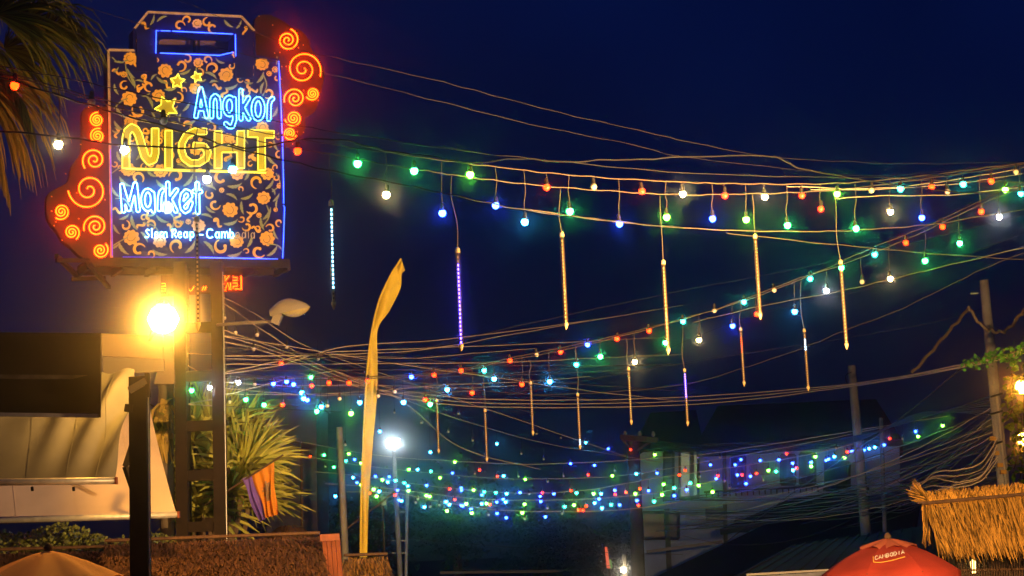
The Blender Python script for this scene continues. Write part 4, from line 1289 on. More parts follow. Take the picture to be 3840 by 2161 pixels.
for (x, y0, y1) in ((3792, 1400, 1560), (3815, 1500, 1640), (3828, 1560, 1800), (3842, 1350, 1800), (3806, 1620, 1760)):
    pts = [P(x + 5 * math.sin(k * 1.3), y0 + (y1 - y0) * k / 8, 9.3) for k in range(9)]
    ms_.tube(pts, .003, 4)
    for p in pts: leaves(mb, p, 4, .02, .045, .014)
tag(mb.build('leaves', M['ivy'], hv), kind='stuff'); tag(ms_.build('stem', M['bark'], hv), kind='stuff')

# ================================================================== BUILDINGS
YU = 43.0
wb = empty('white_building', Vector((P(2900, 2040, YU).x, YU, 0)), 'white two storey building with dark hipped roof behind the light strings', 'building')
def rect(x0, y0, x1, y1): return [(x0, y0), (x1, y0), (x1, y1), (x0, y1)]
WIN = [(2549, 1690, 2618, 1871), (2490, 1697, 2525, 1885), (2744, 1712, 2794, 1824), (2929, 1707, 2981, 1817), (3000, 1702, 3056, 1817), (3095, 1735, 3185, 1838), (2758, 1950, 2808, 1992), (2410, 1922, 2545, 2020)]
wallp = [(2392, 1712), (2440, 1672), (3372, 1645), (3376, 1830), (3200, 1870), (3200, 2200), (2392, 2200)]
plate('wall', [pan(wallp, YU)] + [pan(rect(*r), YU) for r in WIN], (0, .25, 0), M['wall_bluelit'], wb)
for k, r in enumerate(WIN):
    g = plate('window' if k != 0 else 'door', [pan(rect(*r), YU + .2)], (0, .03, 0), M['pane_dark'] if k else M['lit_room'], wb)
    x0, y0, x1, y1 = r
    for a, b in (((x0, y0), (x1, y0)), ((x1, y0), (x1, y1)), ((x1, y1), (x0, y1)), ((x0, y1), (x0, y0))):
        MB().beam(P(*a, YU - .02), P(*b, YU - .02), .06, .07).build('frame', M['frame_dark'], g)
    if k == 1:
        for q in range(9):
            yy = y0 + 8 + q * 20
            MB().beam(P(x0 + 2, yy, YU + .12), P(x1 - 2, yy, YU + .12), .04, .12).build('louvre', M['shutter'], g)
    elif k in (2, 3, 4):
        MB().beam(P((x0 + x1) / 2, y0, YU + .1), P((x0 + x1) / 2, y1, YU + .1), .05, .05).build('mullion', M['frame_dark'], g)
plate('door_leaf', [pan(rect(2586, 1694, 2603, 1868), YU + .12)], (0, .03, 0), M['shutter'], wb)
MB().beam(P(2500, 1900, YU - .1), P(2512, 2200, YU - .1), .12, .12).build('porch_post', M['shutter'], wb)
for (x0, y0, x1, y1) in ((2640, 1880, 3190, 1852), (2400, 1902, 2640, 1884)):
    MB().beam(P(x0, y0, YU - .12), P(x1, y1, YU - .12), .16, .18).build('floor_ledge', M['wall_bluelit'], wb)
for x in range(2650, 3190, 22):
    t = (x - 2640) / 550
    MB().beam(P(x, 1880 - 28 * t, YU - .15), P(x - 1, 1846 - 28 * t, YU - .15), .03, .03).build('baluster', M['frame_dark'], wb)
MB().beam(P(2640, 1846, YU - .15), P(3190, 1818, YU - .15), .05, .05).build('handrail', M['frame_dark'], wb)
for (x, y) in ((2850, 1760), (3070, 1880), (2680, 1930)):
    MB().box(P(x, y, YU - .2), (.42, .3, .3)).build('air_unit', M['lamp_shell'], wb)
MB().tube([P(2715, 1668, YU - .08), P(2722, 2100, YU - .08)], .05, 6).build('downpipe', M['shutter'], wb)
# roof
e0, e1 = P(2610, 1668, YU - .6), P(3385, 1652, YU - .6)
b0, b1 = P(2610, 1668, YU + 8), P(3385, 1652, YU + 8)
b0.z, b1.z = e0.z, e1.z
r0, r1 = P(2692, 1522, YU + 3.0), P(3285, 1497, YU + 3.0)
mk('roof', [e0, e1, b1, b0, r0, r1], [(0, 1, 5, 4), (1, 2, 5), (2, 3, 4, 5), (3, 0, 4), (3, 2, 1, 0)], M['roof_dark'], wb)
MB().beam(e0 + Vector((0, -.03, -.06)), e1 + Vector((0, -.03, -.06)), .08, .16).build('eave_board', M['frame_dark'], wb)
h0 = [P(2385, 1690, YU - 1), P(2640, 1672, YU - 1)]
h1 = [v + Vector((0, 5, 0)) for v in h0]
hr = [P(2440, 1548, YU + 1), P(2610, 1538, YU + 1)]
mk('porch_roof', h0 + h1[::-1] + hr, [(0, 1, 5, 4), (1, 2, 5), (2, 3, 4, 5), (3, 0, 4), (3, 2, 1, 0)], M['roof_dark'], wb)

db = empty('dim_building', Vector((P(1095, 1980, 50).x, 50, 0)), 'dim purple grey building wall behind the spiky shrub', 'building')
plate('wall', [pan([(1000, 1520), (1186, 1512), (1192, 2200), (1000, 2200)], 50)] + [pan(rect(1040, 1680, 1085, 1760), 50)], (0, 3, 0), M['wall_dim'], db)
plate('window', [pan(rect(1040, 1680, 1085, 1760), 50.3)], (0, .03, 0), M['pane_dark'], db)
plate('parapet', [pan([(990, 1500), (1192, 1494), (1192, 1516), (990, 1522)], 49.8)], (0, 3.4, 0), M['wall_dim'], db)

def shed(name, label, poly_front, ridge, mat, thick=.12, ribs=0):
    s_ = empty(name, (poly_front[0] + poly_front[1]) / 2, label, 'roof')
    a, b = poly_front; c, d = ridge
    vs = [a, b, d, c] + [v - Vector((0, 0, thick)) for v in (a, b, d, c)]
    mk('roof_sheet', vs, [(0, 1, 2, 3), (7, 6, 5, 4), (0, 4, 5, 1), (1, 5, 6, 2), (2, 6, 7, 3), (3, 7, 4, 0)], mat, s_)
    for k in range(ribs):
        t = (k + .5) / ribs
        MB().beam(a.lerp(b, t) + Vector((0, 0, .012)), c.lerp(d, t) + Vector((0, 0, .012)), .03, .03).build('seam', mat, s_)
    MB().beam(a - Vector((0, .02, thick / 2)), b - Vector((0, .02, thick / 2)), .03, thick + .02).build('fascia', mat, s_)
    return s_
shed('shed_roof', 'black sloping shed roof in front of the white building', [P(2380, 2200, 34), P(3420, 2075, 34)], [P(3010, 1900, 40), P(3450, 1872, 40)], M['roof_dark'], ribs=0)
shed('shed_roof', 'dim green sloping roof beneath the black shed roof, behind the red parasol', [P(2700, 2190, 24), P(3560, 2090, 24)], [P(2960, 2050, 28.5), P(3520, 1965, 28.5)], M['roof_green'], ribs=14)
shed('shed_roof', 'pale ridged roof edge lying against the white building wall', [P(2700, 1985, 39.5), P(3260, 1890, 39.5)], [P(2960, 1872, 42.4), P(3260, 1826, 42.4)], M['roof_green'], ribs=0)
cw = empty('white_canopy', P(2960, 2150, 20), 'pale canopy edge beside the red parasol', 'canopy')
plate('edge', [pan([(2800, 2152), (3150, 2132), (3150, 2139), (2800, 2160)], 20)], (0, .05, 0), M['white_cloth'], cw)
plate('cloth', [pan([(2800, 2163), (3150, 2141), (3150, 2260), (2800, 2260)], 20.01)], (0, .03, 0), pbr('blue_grey_cloth', (.28, .30, .40), .8, .15), cw)
# pale gutter strips in front of the building
for (x0, y0, x1, y1, Y, lab) in ((2425, 2070, 2710, 2032, 39, 'pale lit gutter strip below the white building'), (1650, 2148, 2100, 2142, 48, 'thin white awning rail low in the dark behind the strings')):
    g = empty('gutter', P((x0 + x1) / 2, y0, Y), lab, 'gutter')
    MB().beam(P(x0, y0, Y), P(x1, y1, Y), .05, .07).build('rail', M['lamp_shell'], g)

# dark trees low in the middle
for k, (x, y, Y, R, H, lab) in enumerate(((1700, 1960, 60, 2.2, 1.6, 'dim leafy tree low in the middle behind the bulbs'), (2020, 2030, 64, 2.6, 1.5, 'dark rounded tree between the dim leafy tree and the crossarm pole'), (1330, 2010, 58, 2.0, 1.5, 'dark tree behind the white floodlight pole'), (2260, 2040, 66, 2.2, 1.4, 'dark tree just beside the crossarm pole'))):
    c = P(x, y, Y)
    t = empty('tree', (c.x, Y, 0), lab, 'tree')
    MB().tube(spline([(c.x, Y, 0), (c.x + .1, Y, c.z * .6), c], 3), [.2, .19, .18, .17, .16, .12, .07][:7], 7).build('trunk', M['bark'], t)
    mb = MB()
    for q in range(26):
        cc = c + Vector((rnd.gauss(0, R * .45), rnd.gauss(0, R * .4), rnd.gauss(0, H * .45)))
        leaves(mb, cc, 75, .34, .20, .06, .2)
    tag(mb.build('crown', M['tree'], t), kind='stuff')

# small lit things low in the middle
vs_ = empty('vertical_sign', P(2278, 2090, 38), 'narrow red and green lit vertical sign low in the dark', 'sign')
plate('red_face', [pan([(2268, 2052), (2277, 2052), (2288, 2132), (2276, 2132)], 38)], (0, .08, 0), glow('sign_red', (1, .05, .02), .7), vs_)
plate('green_face', [pan([(2283, 2100), (2291, 2096), (2297, 2128), (2290, 2132)], 38.05)], (0, .06, 0), glow('sign_green', (.02, .6, .12), .35), vs_)
MB().tube([P(2284, 2132, 38.04), Vector((P(2284, 2132, 38.04).x, 38.04, 0))], .02, 6).build('stand', M['wood'], vs_)
yl = empty('yard_lamp', P(2338, 2140, 36), 'small white yard lamp on a pale post, low in the dark', 'lamp')
mb = MB(); mb.lathe([(.02, -.05), (.055, -.03), (.055, .03), (.02, .05)], P(2338, 2138, 36), 10).build('globe', glow('yard_glass', (1, .85, .6), 60), yl, True)
MB().tube([P(2340, 2080, 36.1), Vector((P(2340, 2080, 36.1).x, 36.1, 0))], .05, 7).build('post', M['tan'], yl)

# ================================================================== CABLES
def wire(label, pts, r=.004, mat='pale_wire', name='overhead_cable', group=None, wob=.006, sub=8):
    W = [P(x, y, Y) for x, y, Y in pts]
    sp = spline(W, sub)
    ph = rnd.uniform(0, 6)
    sp = [p + Vector((0, 0, wob * math.sin(i * 1.3 + ph) * rnd.random())) if 0 < i < len(sp) - 1 else p for i, p in enumerate(sp)]
    o = empty(name, W[0], label, 'cable', group) if False else None
    m = MB(); m.tube(sp, r, 5)
    o = m.build(name, M[mat])
    c = sp[0]
    return tag(o, label, 'cable', group)

def YS(x): return 9.5 + 5.5 * x / 3840.0
def YM(x): return 22.0 - 6.5 * (x - 828) / 3012.0
def dep(pts, f): return [(x, y, f(x)) for x, y in pts]
S1 = [(-120, 235), (0, 262), (199, 322), (407, 380), (700, 445), (1000, 500), (1280, 548), (1444, 571), (1653, 601), (1851, 625), (2050, 648), (2274, 668), (2560, 683), (2709, 688), (2908, 691), (3131, 688), (3305, 676), (3504, 654), (3703, 629), (3900, 603)]
S2 = [(-120, 248), (0, 276), (199, 332), (407, 394), (700, 470), (1043, 545), (1280, 586), (1479, 623), (1678, 653), (1876, 680), (2125, 705), (2373, 722), (2560, 731), (2808, 728), (3007, 721), (3181, 708), (3355, 686), (3554, 659), (3753, 629), (3900, 606)]
M1 = [(828, 1418), (1150, 1416), (1380, 1414), (1543, 1406), (1729, 1384), (1893, 1347), (2087, 1308), (2296, 1263), (2560, 1196), (2800, 1126), (3060, 1024), (3260, 934), (3460, 855), (3660, 762), (3760, 716), (3900, 660)]
M2 = [(828, 1424), (1150, 1424), (1380, 1420), (1543, 1412), (1729, 1392), (1893, 1356), (2087, 1318), (2296, 1270), (2570, 1196), (2760, 1134), (2980, 1050), (3130, 1002), (3400, 898), (3660, 775), (3900, 672)]
wire('upper pale cable of the near bulb string crossing before the sign', dep(S1, YS))
wire('lower pale cable of the near bulb string crossing before the sign', dep(S2, YS))
wire('upper cable of the second bulb string running up from the tower', dep(M1, YM))
wire('lower cable of the second bulb string running up from the tower', dep(M2, lambda x: YM(x) - .1))
wire('straight black cable running under the neon word Angkor', dep([(-120, 225), (0, 248), (209, 286), (412, 328), (745, 397), (1033, 455), (1280, 499), (1777, 571), (2125, 608), (2560, 648), (3100, 665), (3500, 660), (3900, 612)], lambda x: YS(x) - .3), .0035, 'black_wire')
wire('thick black cable slanting across the yellow neon letters', dep([(-120, 250), (75, 313), (328, 392), (497, 442), (745, 512), (845, 547), (1043, 596), (1280, 649), (1528, 697), (1777, 750), (1976, 789), (2274, 827), (2560, 855)], lambda x: YS(x) - .5), .0055, 'black_wire')
wire('wavy black cable twisting across the yellow letters and out over the sky', dep([(-120, 484), (0, 492), (219, 512), (447, 544), (720, 556), (790, 556), (845, 540), (930, 556), (1043, 540), (1140, 523), (1280, 526), (1394, 553), (1479, 571), (1628, 588), (1692, 603), (1777, 613), (1901, 598), (2000, 598), (2125, 608), (2274, 600), (2423, 598), (2560, 589), (2858, 584), (2933, 599), (2982, 626), (3057, 644), (3206, 671), (3355, 693), (3504, 711), (3628, 723), (3900, 716)], lambda x: YS(x) - .4), .006, 'black_wire', sub=5)
wire('thin upper wire falling from behind the red wing to the far cables', dep([(620, -20), (900, 95), (1120, 185), (1280, 222), (1628, 300), (1876, 365), (2125, 429), (2373, 484), (2560, 527), (2858, 584), (3156, 606), (3504, 614), (3900, 604)], lambda x: YS(x) + 1.0), .0022, 'dim_wire')
wire('thin second wire below it crossing the dark sky', dep([(330, 28), (700, 145), (1000, 225), (1345, 305), (1678, 389), (2025, 474), (2373, 543), (2560, 588), (3007, 639), (3206, 659), (3454, 651), (3900, 603)], lambda x: YS(x) + 1.3), .0020, 'dim_wire')
wire('pale cable dipping under the near bulbs', dep([(1976, 785), (2274, 827), (2560, 855), (2858, 867), (3131, 867), (3305, 857), (3504, 840), (3900, 775)], lambda x: YS(x) + .4), .0045)
wire('pale wire slanting down to the picture edge below the near bulbs', dep([(2725, 875), (3156, 920), (3504, 952), (3900, 978)], lambda x: YS(x) + 1.2), .004)
wire('pale short cable running level to the edge above the red bulbs', dep([(3305, 664), (3554, 679), (3900, 684)], lambda x: YS(x) + .6), .0035)
wire('pale green lit cable rising to the picture edge above the tall leaning pole', dep([(2600, 1210), (2858, 1148), (3156, 1091), (3355, 1044), (3600, 985), (3900, 915)], YM), .005)
wire('tan cable climbing from the far poles to the upper edge', dep([(2000, 1482), (2300, 1470), (2575, 1440), (2774, 1385), (3017, 1303), (3171, 1238), (3345, 1174), (3554, 1074), (3700, 1003), (3900, 925)], lambda x: 24 - (x - 2000) / 300), .0045)
B = [(828, 1235), (960, 1280), (1100, 1330), (1250, 1390), (1400, 1440), (1543, 1470), (1790, 1497), (2236, 1500), (2683, 1483), (3190, 1440), (3622, 1366), (3900, 1300)]
for k, lab in enumerate(('uppermost long sagging cable from the tower past the hooked pole', 'middle long sagging cable from the tower past the hooked pole', 'lowest long sagging cable from the tower past the hooked pole')):
    wire(lab, [(x, y + (k * 14 if 900 < x < 3150 else k * 5) + (18 * k if x < 900 else 0), 21.6 + 7.5 * math.sin(math.pi * min(1, (x - 828) / 3000)) - (3.6 if x > 3500 else 0)) for x, y in B], .007, 'brightened_wire')
TW = [((828, 1110), (960, 1180), (1130, 1290), (1400, 1390), (1900, 1560), (2349, 1713)), ((828, 1130), (1010, 1255), (1200, 1370), (1500, 1500), (1728, 1679), (2026, 1760)),
      ((828, 1335), (1000, 1335), (1250, 1330), (1600, 1310), (2000, 1240), (2560, 1145)), ((828, 1400), (1000, 1365), (1200, 1325), (1500, 1310), (2000, 1290), (2500, 1265)),
      ((828, 1405), (1050, 1370), (1300, 1300), (1700, 1270), (2300, 1190)), ((828, 1486), (970, 1450), (1080, 1422), (1260, 1390)), ((828, 1450), (1000, 1454), (1300, 1452), (1700, 1480)), ((828, 1525), (1000, 1532), (1280, 1545))]
TL = ['topmost thin wire falling rightwards from the tower', 'second thin wire falling rightwards from the tower', 'level cable leaving the tower below the street lamp', 'cable rising gently from the tower across the sagging cables',
      'lower of the two cables rising from the tower', 'short yellow lit cable rising to meet the second bulb string', 'faint wire level with the bulbs beside the tower', 'faint wire above the spiky shrub']
for k, (t, lab) in enumerate(zip(TW, TL)):
    wire(lab, [(x, y, 21.6 + 9 * (x - 828) / 1500.0) for x, y in t], .0065 if k > 1 and k < 6 else .0045, 'brightened_wire' if k < 6 else 'grey_wire')
for (a, b, lab) in (((690, 1325), (797, 1331), 'bright level cable end inside the tower'), ((690, 1362), (748, 1397), 'bright slanted cable end inside the tower'), ((692, 1517), (795, 1498), 'yellow cable crossing behind the tower posts'), ((692, 1515), (795, 1523), 'second yellow cable crossing behind the tower posts')):
    wire(lab, [(*a, 22.1), (*b, 22.1)], .008, 'brightened_wire')
for k, (ya, yb, lab) in enumerate(((700, 618, 'topmost extra cable joining the near string at the picture edge'), (712, 640, 'slack extra cable under the near string at the picture edge'), (745, 690, 'lowest extra cable reaching the picture edge beside the red bulbs'))):
    wire(lab, dep([(2950 + 90 * k, ya), (3300, ya + 6 - 8 * k), (3600, (ya + yb) / 2 + 12), (3900, yb)], lambda x: YS(x) + .8), .004, 'brightened_wire')
for k in range(12):
    ya = 1235 + 22 * k; xb = rnd.uniform(1700, 2600); yb = rnd.uniform(1290, 1560)
    pts = [(828 + (xb - 828) * t / 5, ya + (yb - ya) * t / 5 + rnd.uniform(10, 45) * 4 * (t / 5) * (1 - t / 5) * .6, 21.7 + 6 * t / 5) for t in range(6)]
    wire('thin wire in the fan spreading rightwards from the tower', pts, .004, rnd.choice(['brightened_wire', 'pale_wire']), group='wire fan from the tower')
# faint crossing wires in the dark sky
FW = [((1500, 1330), (2000, 1210), (2560, 1090), (3100, 985), (3900, 790)), ((1900, 1480), (2560, 1362), (3000, 1295), (3450, 1220), (3690, 1155)), ((2300, 1400), (2800, 1190), (3300, 1070), (3900, 850))]
for k, t in enumerate(FW):
    wire(['faint high wire in the dark sky above the second bulb string', 'faint wire reaching the spike of the tall leaning pole', 'faint wire behind the rain tubes rising to the edge'][k], [(x, y, 26.0) for x, y in t], .003, 'grey_wire')
# big pole loops
wire('thick twisted rope cable rising to the spike of the tall leaning pole', [(3420, 1400, 21.5), (3500, 1310, 21.5), (3580, 1220, 21.5), (3632, 1155, 21.5)], .020, 'pale_wire', wob=.03)
wire('thick twisted rope cable looping from the spike to the picture edge', [(3632, 1150, 21.4), (3680, 1220, 21.4), (3740, 1246, 21.4), (3790, 1225, 21.4), (3850, 1150, 21.4)], .022, 'pale_wire', wob=.03)
wire('straight grey stay wire slanting down before the white building', [(3620, 1370, 21), (3335, 1600, 26), (3000, 1830, 31), (2700, 2050, 36)], .009, 'grey_wire')
for k in range(46):                          # the tangle of cables from the tall pole
    y0 = rnd.uniform(1480, 1800)
    x1 = rnd.choice([rnd.uniform(2400, 2700), rnd.uniform(2900, 3300)])
    y1 = rnd.uniform(1850, 2010) if x1 < 2800 else rnd.uniform(1780, 1990)
    sag = rnd.uniform(20, 110)
    pts = []
    for q in range(7):
        t = q / 6
        x = 3745 + (x1 - 3745) * t; y = y0 + (y1 - y0) * t + sag * 4 * t * (1 - t)
        pts.append((x, y, 22 + 10 * t))
    wire('sagging cable in the tangle fanning out from the tall leaning pole', pts, rnd.uniform(.004, .008), rnd.choice(['grey_wire', 'pale_wire', 'black_wire', 'pale_wire', 'brightened_wire']), group='cable tangle at the tall pole', wob=.008)
for k in range(7):                           # loops hanging close to the pole
    y0 = rnd.uniform(1640, 1740)
    wire('slack cable loop hanging low beside the tall leaning pole', [(3740, y0, 21.8), (3680, y0 + 70 + 8 * k, 21.6), (3590, y0 + 95 + 9 * k, 21.6), (3500, y0 + 80 + 18 * k, 22), (3420, 1830 + 10 * k, 23)], .007, rnd.choice(['brightened_wire', 'pale_wire']), group='slack loops at the tall pole', wob=.006)
for k in range(8):                           # dark bundle across the white building
    wire('black cable in the bundle across the top of the white building', [(2440, 1650 + 4 * k, 39), (2650, 1672 + 5 * k, 37), (2900, 1668 + 4 * k, 34), (3190, 1640 + 3 * k, 30.2), (3450, 1570 - 3 * k, 26), (3735, 1480 + 12 * k, 22.2)], .011, 'black_wire', group='black bundle on the white building', wob=.008)
for k in range(5):
    wire('thin cable strung low between the hooked pole and the golden thatch', [(3215, 1800 + 18 * k, 30), (3330, 1790 + 32 * k, 26), (3400, 1830 + 22 * k, 21), (3462, 1868 + 4 * k, 17.3)], .005, 'grey_wire', group='thin cables at the thatch', wob=.006)
for k, (a, b, s_) in enumerate((((1280, 1990), (2560, 2080), 18), ((1700, 2130), (2420, 2100), 26), ((2560, 2010), (3240, 1925), 70))):
    pts = [(a[0] + (b[0] - a[0]) * t / 6, a[1] + (b[1] - a[1]) * t / 6 + s_ * 4 * (t / 6) * (1 - t / 6), 36) for t in range(7)]
    wire(['faint long wire low over the dark trees', 'lowest faint wire near the yard lamp', 'drooping wire below the white building by the hooked pole'][k], pts, .006, 'grey_wire')

# ================================================================== BULBS
def lathe_mesh(name, prof, n, mat, smooth=True):
    m = MB().lathe(prof, (0, 0, 0), n)
    me = bpy.data.meshes.new(name)
    me.from_pydata([tuple(v) for v in m.v], [], m.f); me.update()
    me.materials.append(mat)
    if smooth:
        for p in me.polygons: p.use_smooth = True
    return me
globe_prof = [(.006, -.030), (.018, -.024), (.0265, -.010), (.0275, .004), (.022, .016)]
socket_prof = [(.0225, .015), (.0215, .028), (.016, .034), (.016, .062), (.012, .074), (.004, .078)]
GM = {c: lathe_mesh('bulb_globe', globe_prof, 8, m) for c, m in BC.items()}
GF = {c: lathe_mesh('bulb_globe', globe_prof, 8, glow('far_' + c, tuple(m.node_tree.nodes['Principled BSDF'].inputs['Emission Color'].default_value)[:3], m.node_tree.nodes['Principled BSDF'].inputs['Emission Strength'].default_value * .75)) for c, m in BC.items()}
GM['off'] = lathe_mesh('bulb_globe', globe_prof, 8, M['bulb_off'])
GF['off'] = GM['off']
SM = lathe_mesh('bulb_socket', socket_prof, 8, M['holder'])
ORD = ['first', 'second', 'third', 'fourth', 'fifth', 'sixth', 'seventh', 'eighth', 'ninth', 'tenth', 'eleventh', 'twelfth', 'thirteenth', 'fourteenth', 'fifteenth', 'sixteenth', 'seventeenth', 'eighteenth', 'nineteenth', 'twentieth']
ORD += ['twenty-' + o for o in ORD[:9]] + ['thirtieth'] + ['thirty-' + o for o in ORD[:9]] + ['fortieth'] + ['forty-' + o for o in ORD[:9]]
CN = {'green': 'green', 'lime': 'lime green', 'teal': 'teal', 'blue': 'deep blue', 'cyan': 'light blue', 'warm': 'warm white', 'white': 'white', 'red': 'red', 'off': 'unlit'}
def bulb(x, y, Y, colr, anchor, label, group, cordmat='grey_wire', s=1.0):
    c = P(x, y, Y)
    o = empty('string_bulb', c, label, 'light bulb', group)
    g = link(bpy.data.objects.new('globe', (GF if s == .9 else GM)[colr]), o)
    k = link(bpy.data.objects.new('socket', SM), o)
    tilt = (rnd.uniform(-.12, .12), rnd.uniform(-.12, .12), 0)
    g.rotation_euler = tilt; k.rotation_euler = tilt
    if s != 1.0: g.scale = (s, s, s); k.scale = (s, s, s)
    top = Vector((0, 0, .076 * s))
    a = anchor - c
    if a.z > .076 * s + .02:
        mid = top.lerp(a, .5) + Vector((rnd.uniform(-.012, .012), 0, 0))
        m = MB(); m.tube(spline([top, top.lerp(a, .25) + Vector((rnd.uniform(-.01, .01), 0, 0)), mid, a], 2), .0026, 4)
        me = bpy.data.meshes.new('cord'); me.from_pydata([tuple(v) for v in m.v], [], m.f); me.materials.append(M[cordmat])
        link(bpy.data.objects.new('cord', me), o)
    return o
def wy(W, x):
    for (x0, y0), (x1, y1) in zip(W, W[1:]):
        if x0 <= x <= x1: return y0 + (y1 - y0) * (x - x0) / (x1 - x0)
    return None

def run(items, f, W, desc, group, mat='pale_wire', s=1.0):
    """items: (x, y, colour[, anchor y])"""
    cnt = {}
    for it in sorted(items):
        x, y, c = it[:3]
        ay = it[3] if len(it) > 3 else wy(W, x)
        cnt[c] = cnt.get(c, 0) + 1
        Y = f(x)
        bulb(x, y, Y, c, P(x - .02 * (y - ay), ay, Y), '%s %s bulb from the left %s' % (ORD[cnt[c] - 1], CN[c], desc), group, mat, s)

NEAR = [(55, 320, 'red'), (343, 383, 'off'), (219, 542, 'warm', 290), (467, 561, 'white', 380), (614, 452, 'off', 412), (872, 634, 'cyan', 528), (776, 671, 'white', 478), (1116, 566, 'red'),
        (1341, 613, 'green'), (1449, 730, 'warm'), (1553, 640, 'green'), (1659, 799, 'blue'), (1763, 655, 'lime'), (1859, 770, 'blue'), (1968, 832, 'cyan'), (2050, 702, 'red'), (2137, 792, 'green'), (2226, 700, 'off'),
        (2323, 839, 'blue'), (2407, 717, 'red'), (2500, 814, 'lime'), (2560, 727, 'warm'), (2718, 733, 'red'), (2672, 820, 'blue'), (2798, 823, 'lime'), (2868, 738, 'warm'), (2953, 845, 'green'), (3007, 733, 'red'),
        (3078, 783, 'red'), (3139, 727, 'lime'), (3210, 857, 'green'), (3268, 713, 'off'), (3377, 708, 'teal'), (3339, 794, 'warm'), (3494, 701, 'red'), (3553, 718, 'off'), (3457, 816, 'blue'), (3612, 691, 'teal'),
        (3717, 679, 'red'), (3680, 793, 'red'), (3770, 711, 'lime'), (3810, 644, 'off'), (3828, 726, 'teal')]
run(NEAR, YS, S1, 'along the near string before the sign', 'near string bulbs', s=.93)
SEC = [(3747, 813, 'white'), (3535, 850, 'red'), (3397, 910, 'red'), (3599, 912, 'green'), (3469, 978, 'green'), (3280, 954, 'teal'), (3339, 1045, 'warm'), (3233, 1056, 'off'), (3155, 1004, 'green'), (3099, 1090, 'white'),
       (3038, 1045, 'teal'), (2903, 1088, 'off'), (2790, 1132, 'teal'), (2679, 1164, 'off'), (2621, 1275, 'warm'), (2747, 1222, 'blue'), (2838, 1178, 'red'), (2980, 1168, 'cyan'), (2561, 1205, 'teal')]
A = 1.4907
SEC += [(x * A, y * A, c) for x, y, c in ((1633, 832, 'red'), (1597, 910, 'warm'), (1552, 852, 'red'), (1478, 867, 'blue'), (1510, 897, 'green'), (1350, 892, 'off'), (1410, 885, 'red'), (1450, 917, 'teal'), (1383, 960, 'cyan'), (1283, 907, 'red'),
        (1218, 932, 'teal'), (1243, 953, 'cyan'), (1313, 967, 'red'), (1160, 932, 'red'), (1035, 948, 'blue'), (1092, 943, 'red'), (925, 958, 'red'), (1125, 980, 'cyan'), (1188, 988, 'red'), (878, 963, 'red'), (828, 963, 'red'),
        (1015, 1012, 'cyan'), (1082, 1017, 'green'), (1070, 1005, 'red'), (905, 1012, 'cyan'), (883, 1040, 'lime'), (951, 996, 'off'), (993, 985, 'off'), (854, 1003, 'off'), (1674, 862, 'green'))]
SEC += [(831, 1430, 'green'), (894, 1434, 'white'), (955, 1441, 'off'), (1025, 1439, 'blue'), (1075, 1431, 'blue'), (1101, 1441, 'blue'), (1169, 1446, 'red'), (861, 1507, 'off'), (922, 1498, 'green'), (990, 1518, 'green'),
        (1060, 1517, 'red'), (1132, 1472, 'cyan'), (1139, 1494, 'cyan'), (1152, 1500, 'blue'), (1205, 1525, 'cyan'), (1188, 1542, 'green'), (1228, 1522, 'off')]
run(SEC, YM, M1, 'along the second string from the tower', 'second string bulbs', s=.95)
# few bulbs on the wires falling from the tower
TWB = [(841, 1192, 'off'), (883, 1247, 'off'), (964, 1255, 'off'), (951, 1309, 'off'), (1075, 1301, 'off'), (1192, 1346, 'off'), (1055, 1363, 'red'), (1166, 1414, 'green')]
run([(x, y, c, y - 70) for x, y, c in TWB], lambda x: 21.6 + 9 * (x - 828) / 1500.0, S1, 'on the wires falling from the tower', 'tower wire bulbs')
run([(719, 1464, 'green', 1440), (787, 1453, 'white', 1430)], lambda x: 22.15, S1, 'seen between the tower posts', 'bulbs between the tower posts')

# ---- far strings
def reg(ox, oy, k, lst): return [(ox + x / k, oy + y / k, c) for x, y, c in lst]
g_, l_, t_, b_, c_, r_, o_, w_ = 'green', 'lime', 'teal', 'blue', 'cyan', 'red', 'off', 'white'
FAR = []
FAR += reg(1280, 1440, 2.011, [(291, 358, c_), (400, 215, o_), (603, 293, o_), (883, 225, o_), (808, 360, o_), (990, 425, o_), (1472, 375, o_), (1655, 407, o_), (1357, 525, o_), (1527, 567, o_)])
FAR += reg(1160, 1640, 4.144, [(17, 293, r_), (230, 275, g_), (612, 255, l_), (570, 367, t_), (703, 345, b_), (800, 400, l_), (380, 463, g_), (680, 625, c_), (740, 703, b_), (806, 737, l_), (1025, 605, b_), (1135, 660, l_),
    (1240, 612, b_), (1218, 695, c_), (1340, 670, t_), (1477, 708, t_), (1530, 757, c_), (1370, 820, b_), (1540, 830, l_), (1000, 808, l_), (1085, 840, c_), (1045, 915, l_), (935, 865, r_), (1330, 895, r_), (1430, 985, c_),
    (1395, 973, b_), (1548, 497, l_), (1682, 500, c_), (1888, 527, t_), (1822, 747, b_), (1818, 905, l_), (1870, 918, l_), (1788, 1082, c_), (405, 915, c_), (1650, 1010, o_), (1687, 955, o_), (1878, 1073, o_), (560, 112, o_),
    (252, 457, o_), (1317, 315, l_), (1880, 230, c_)])
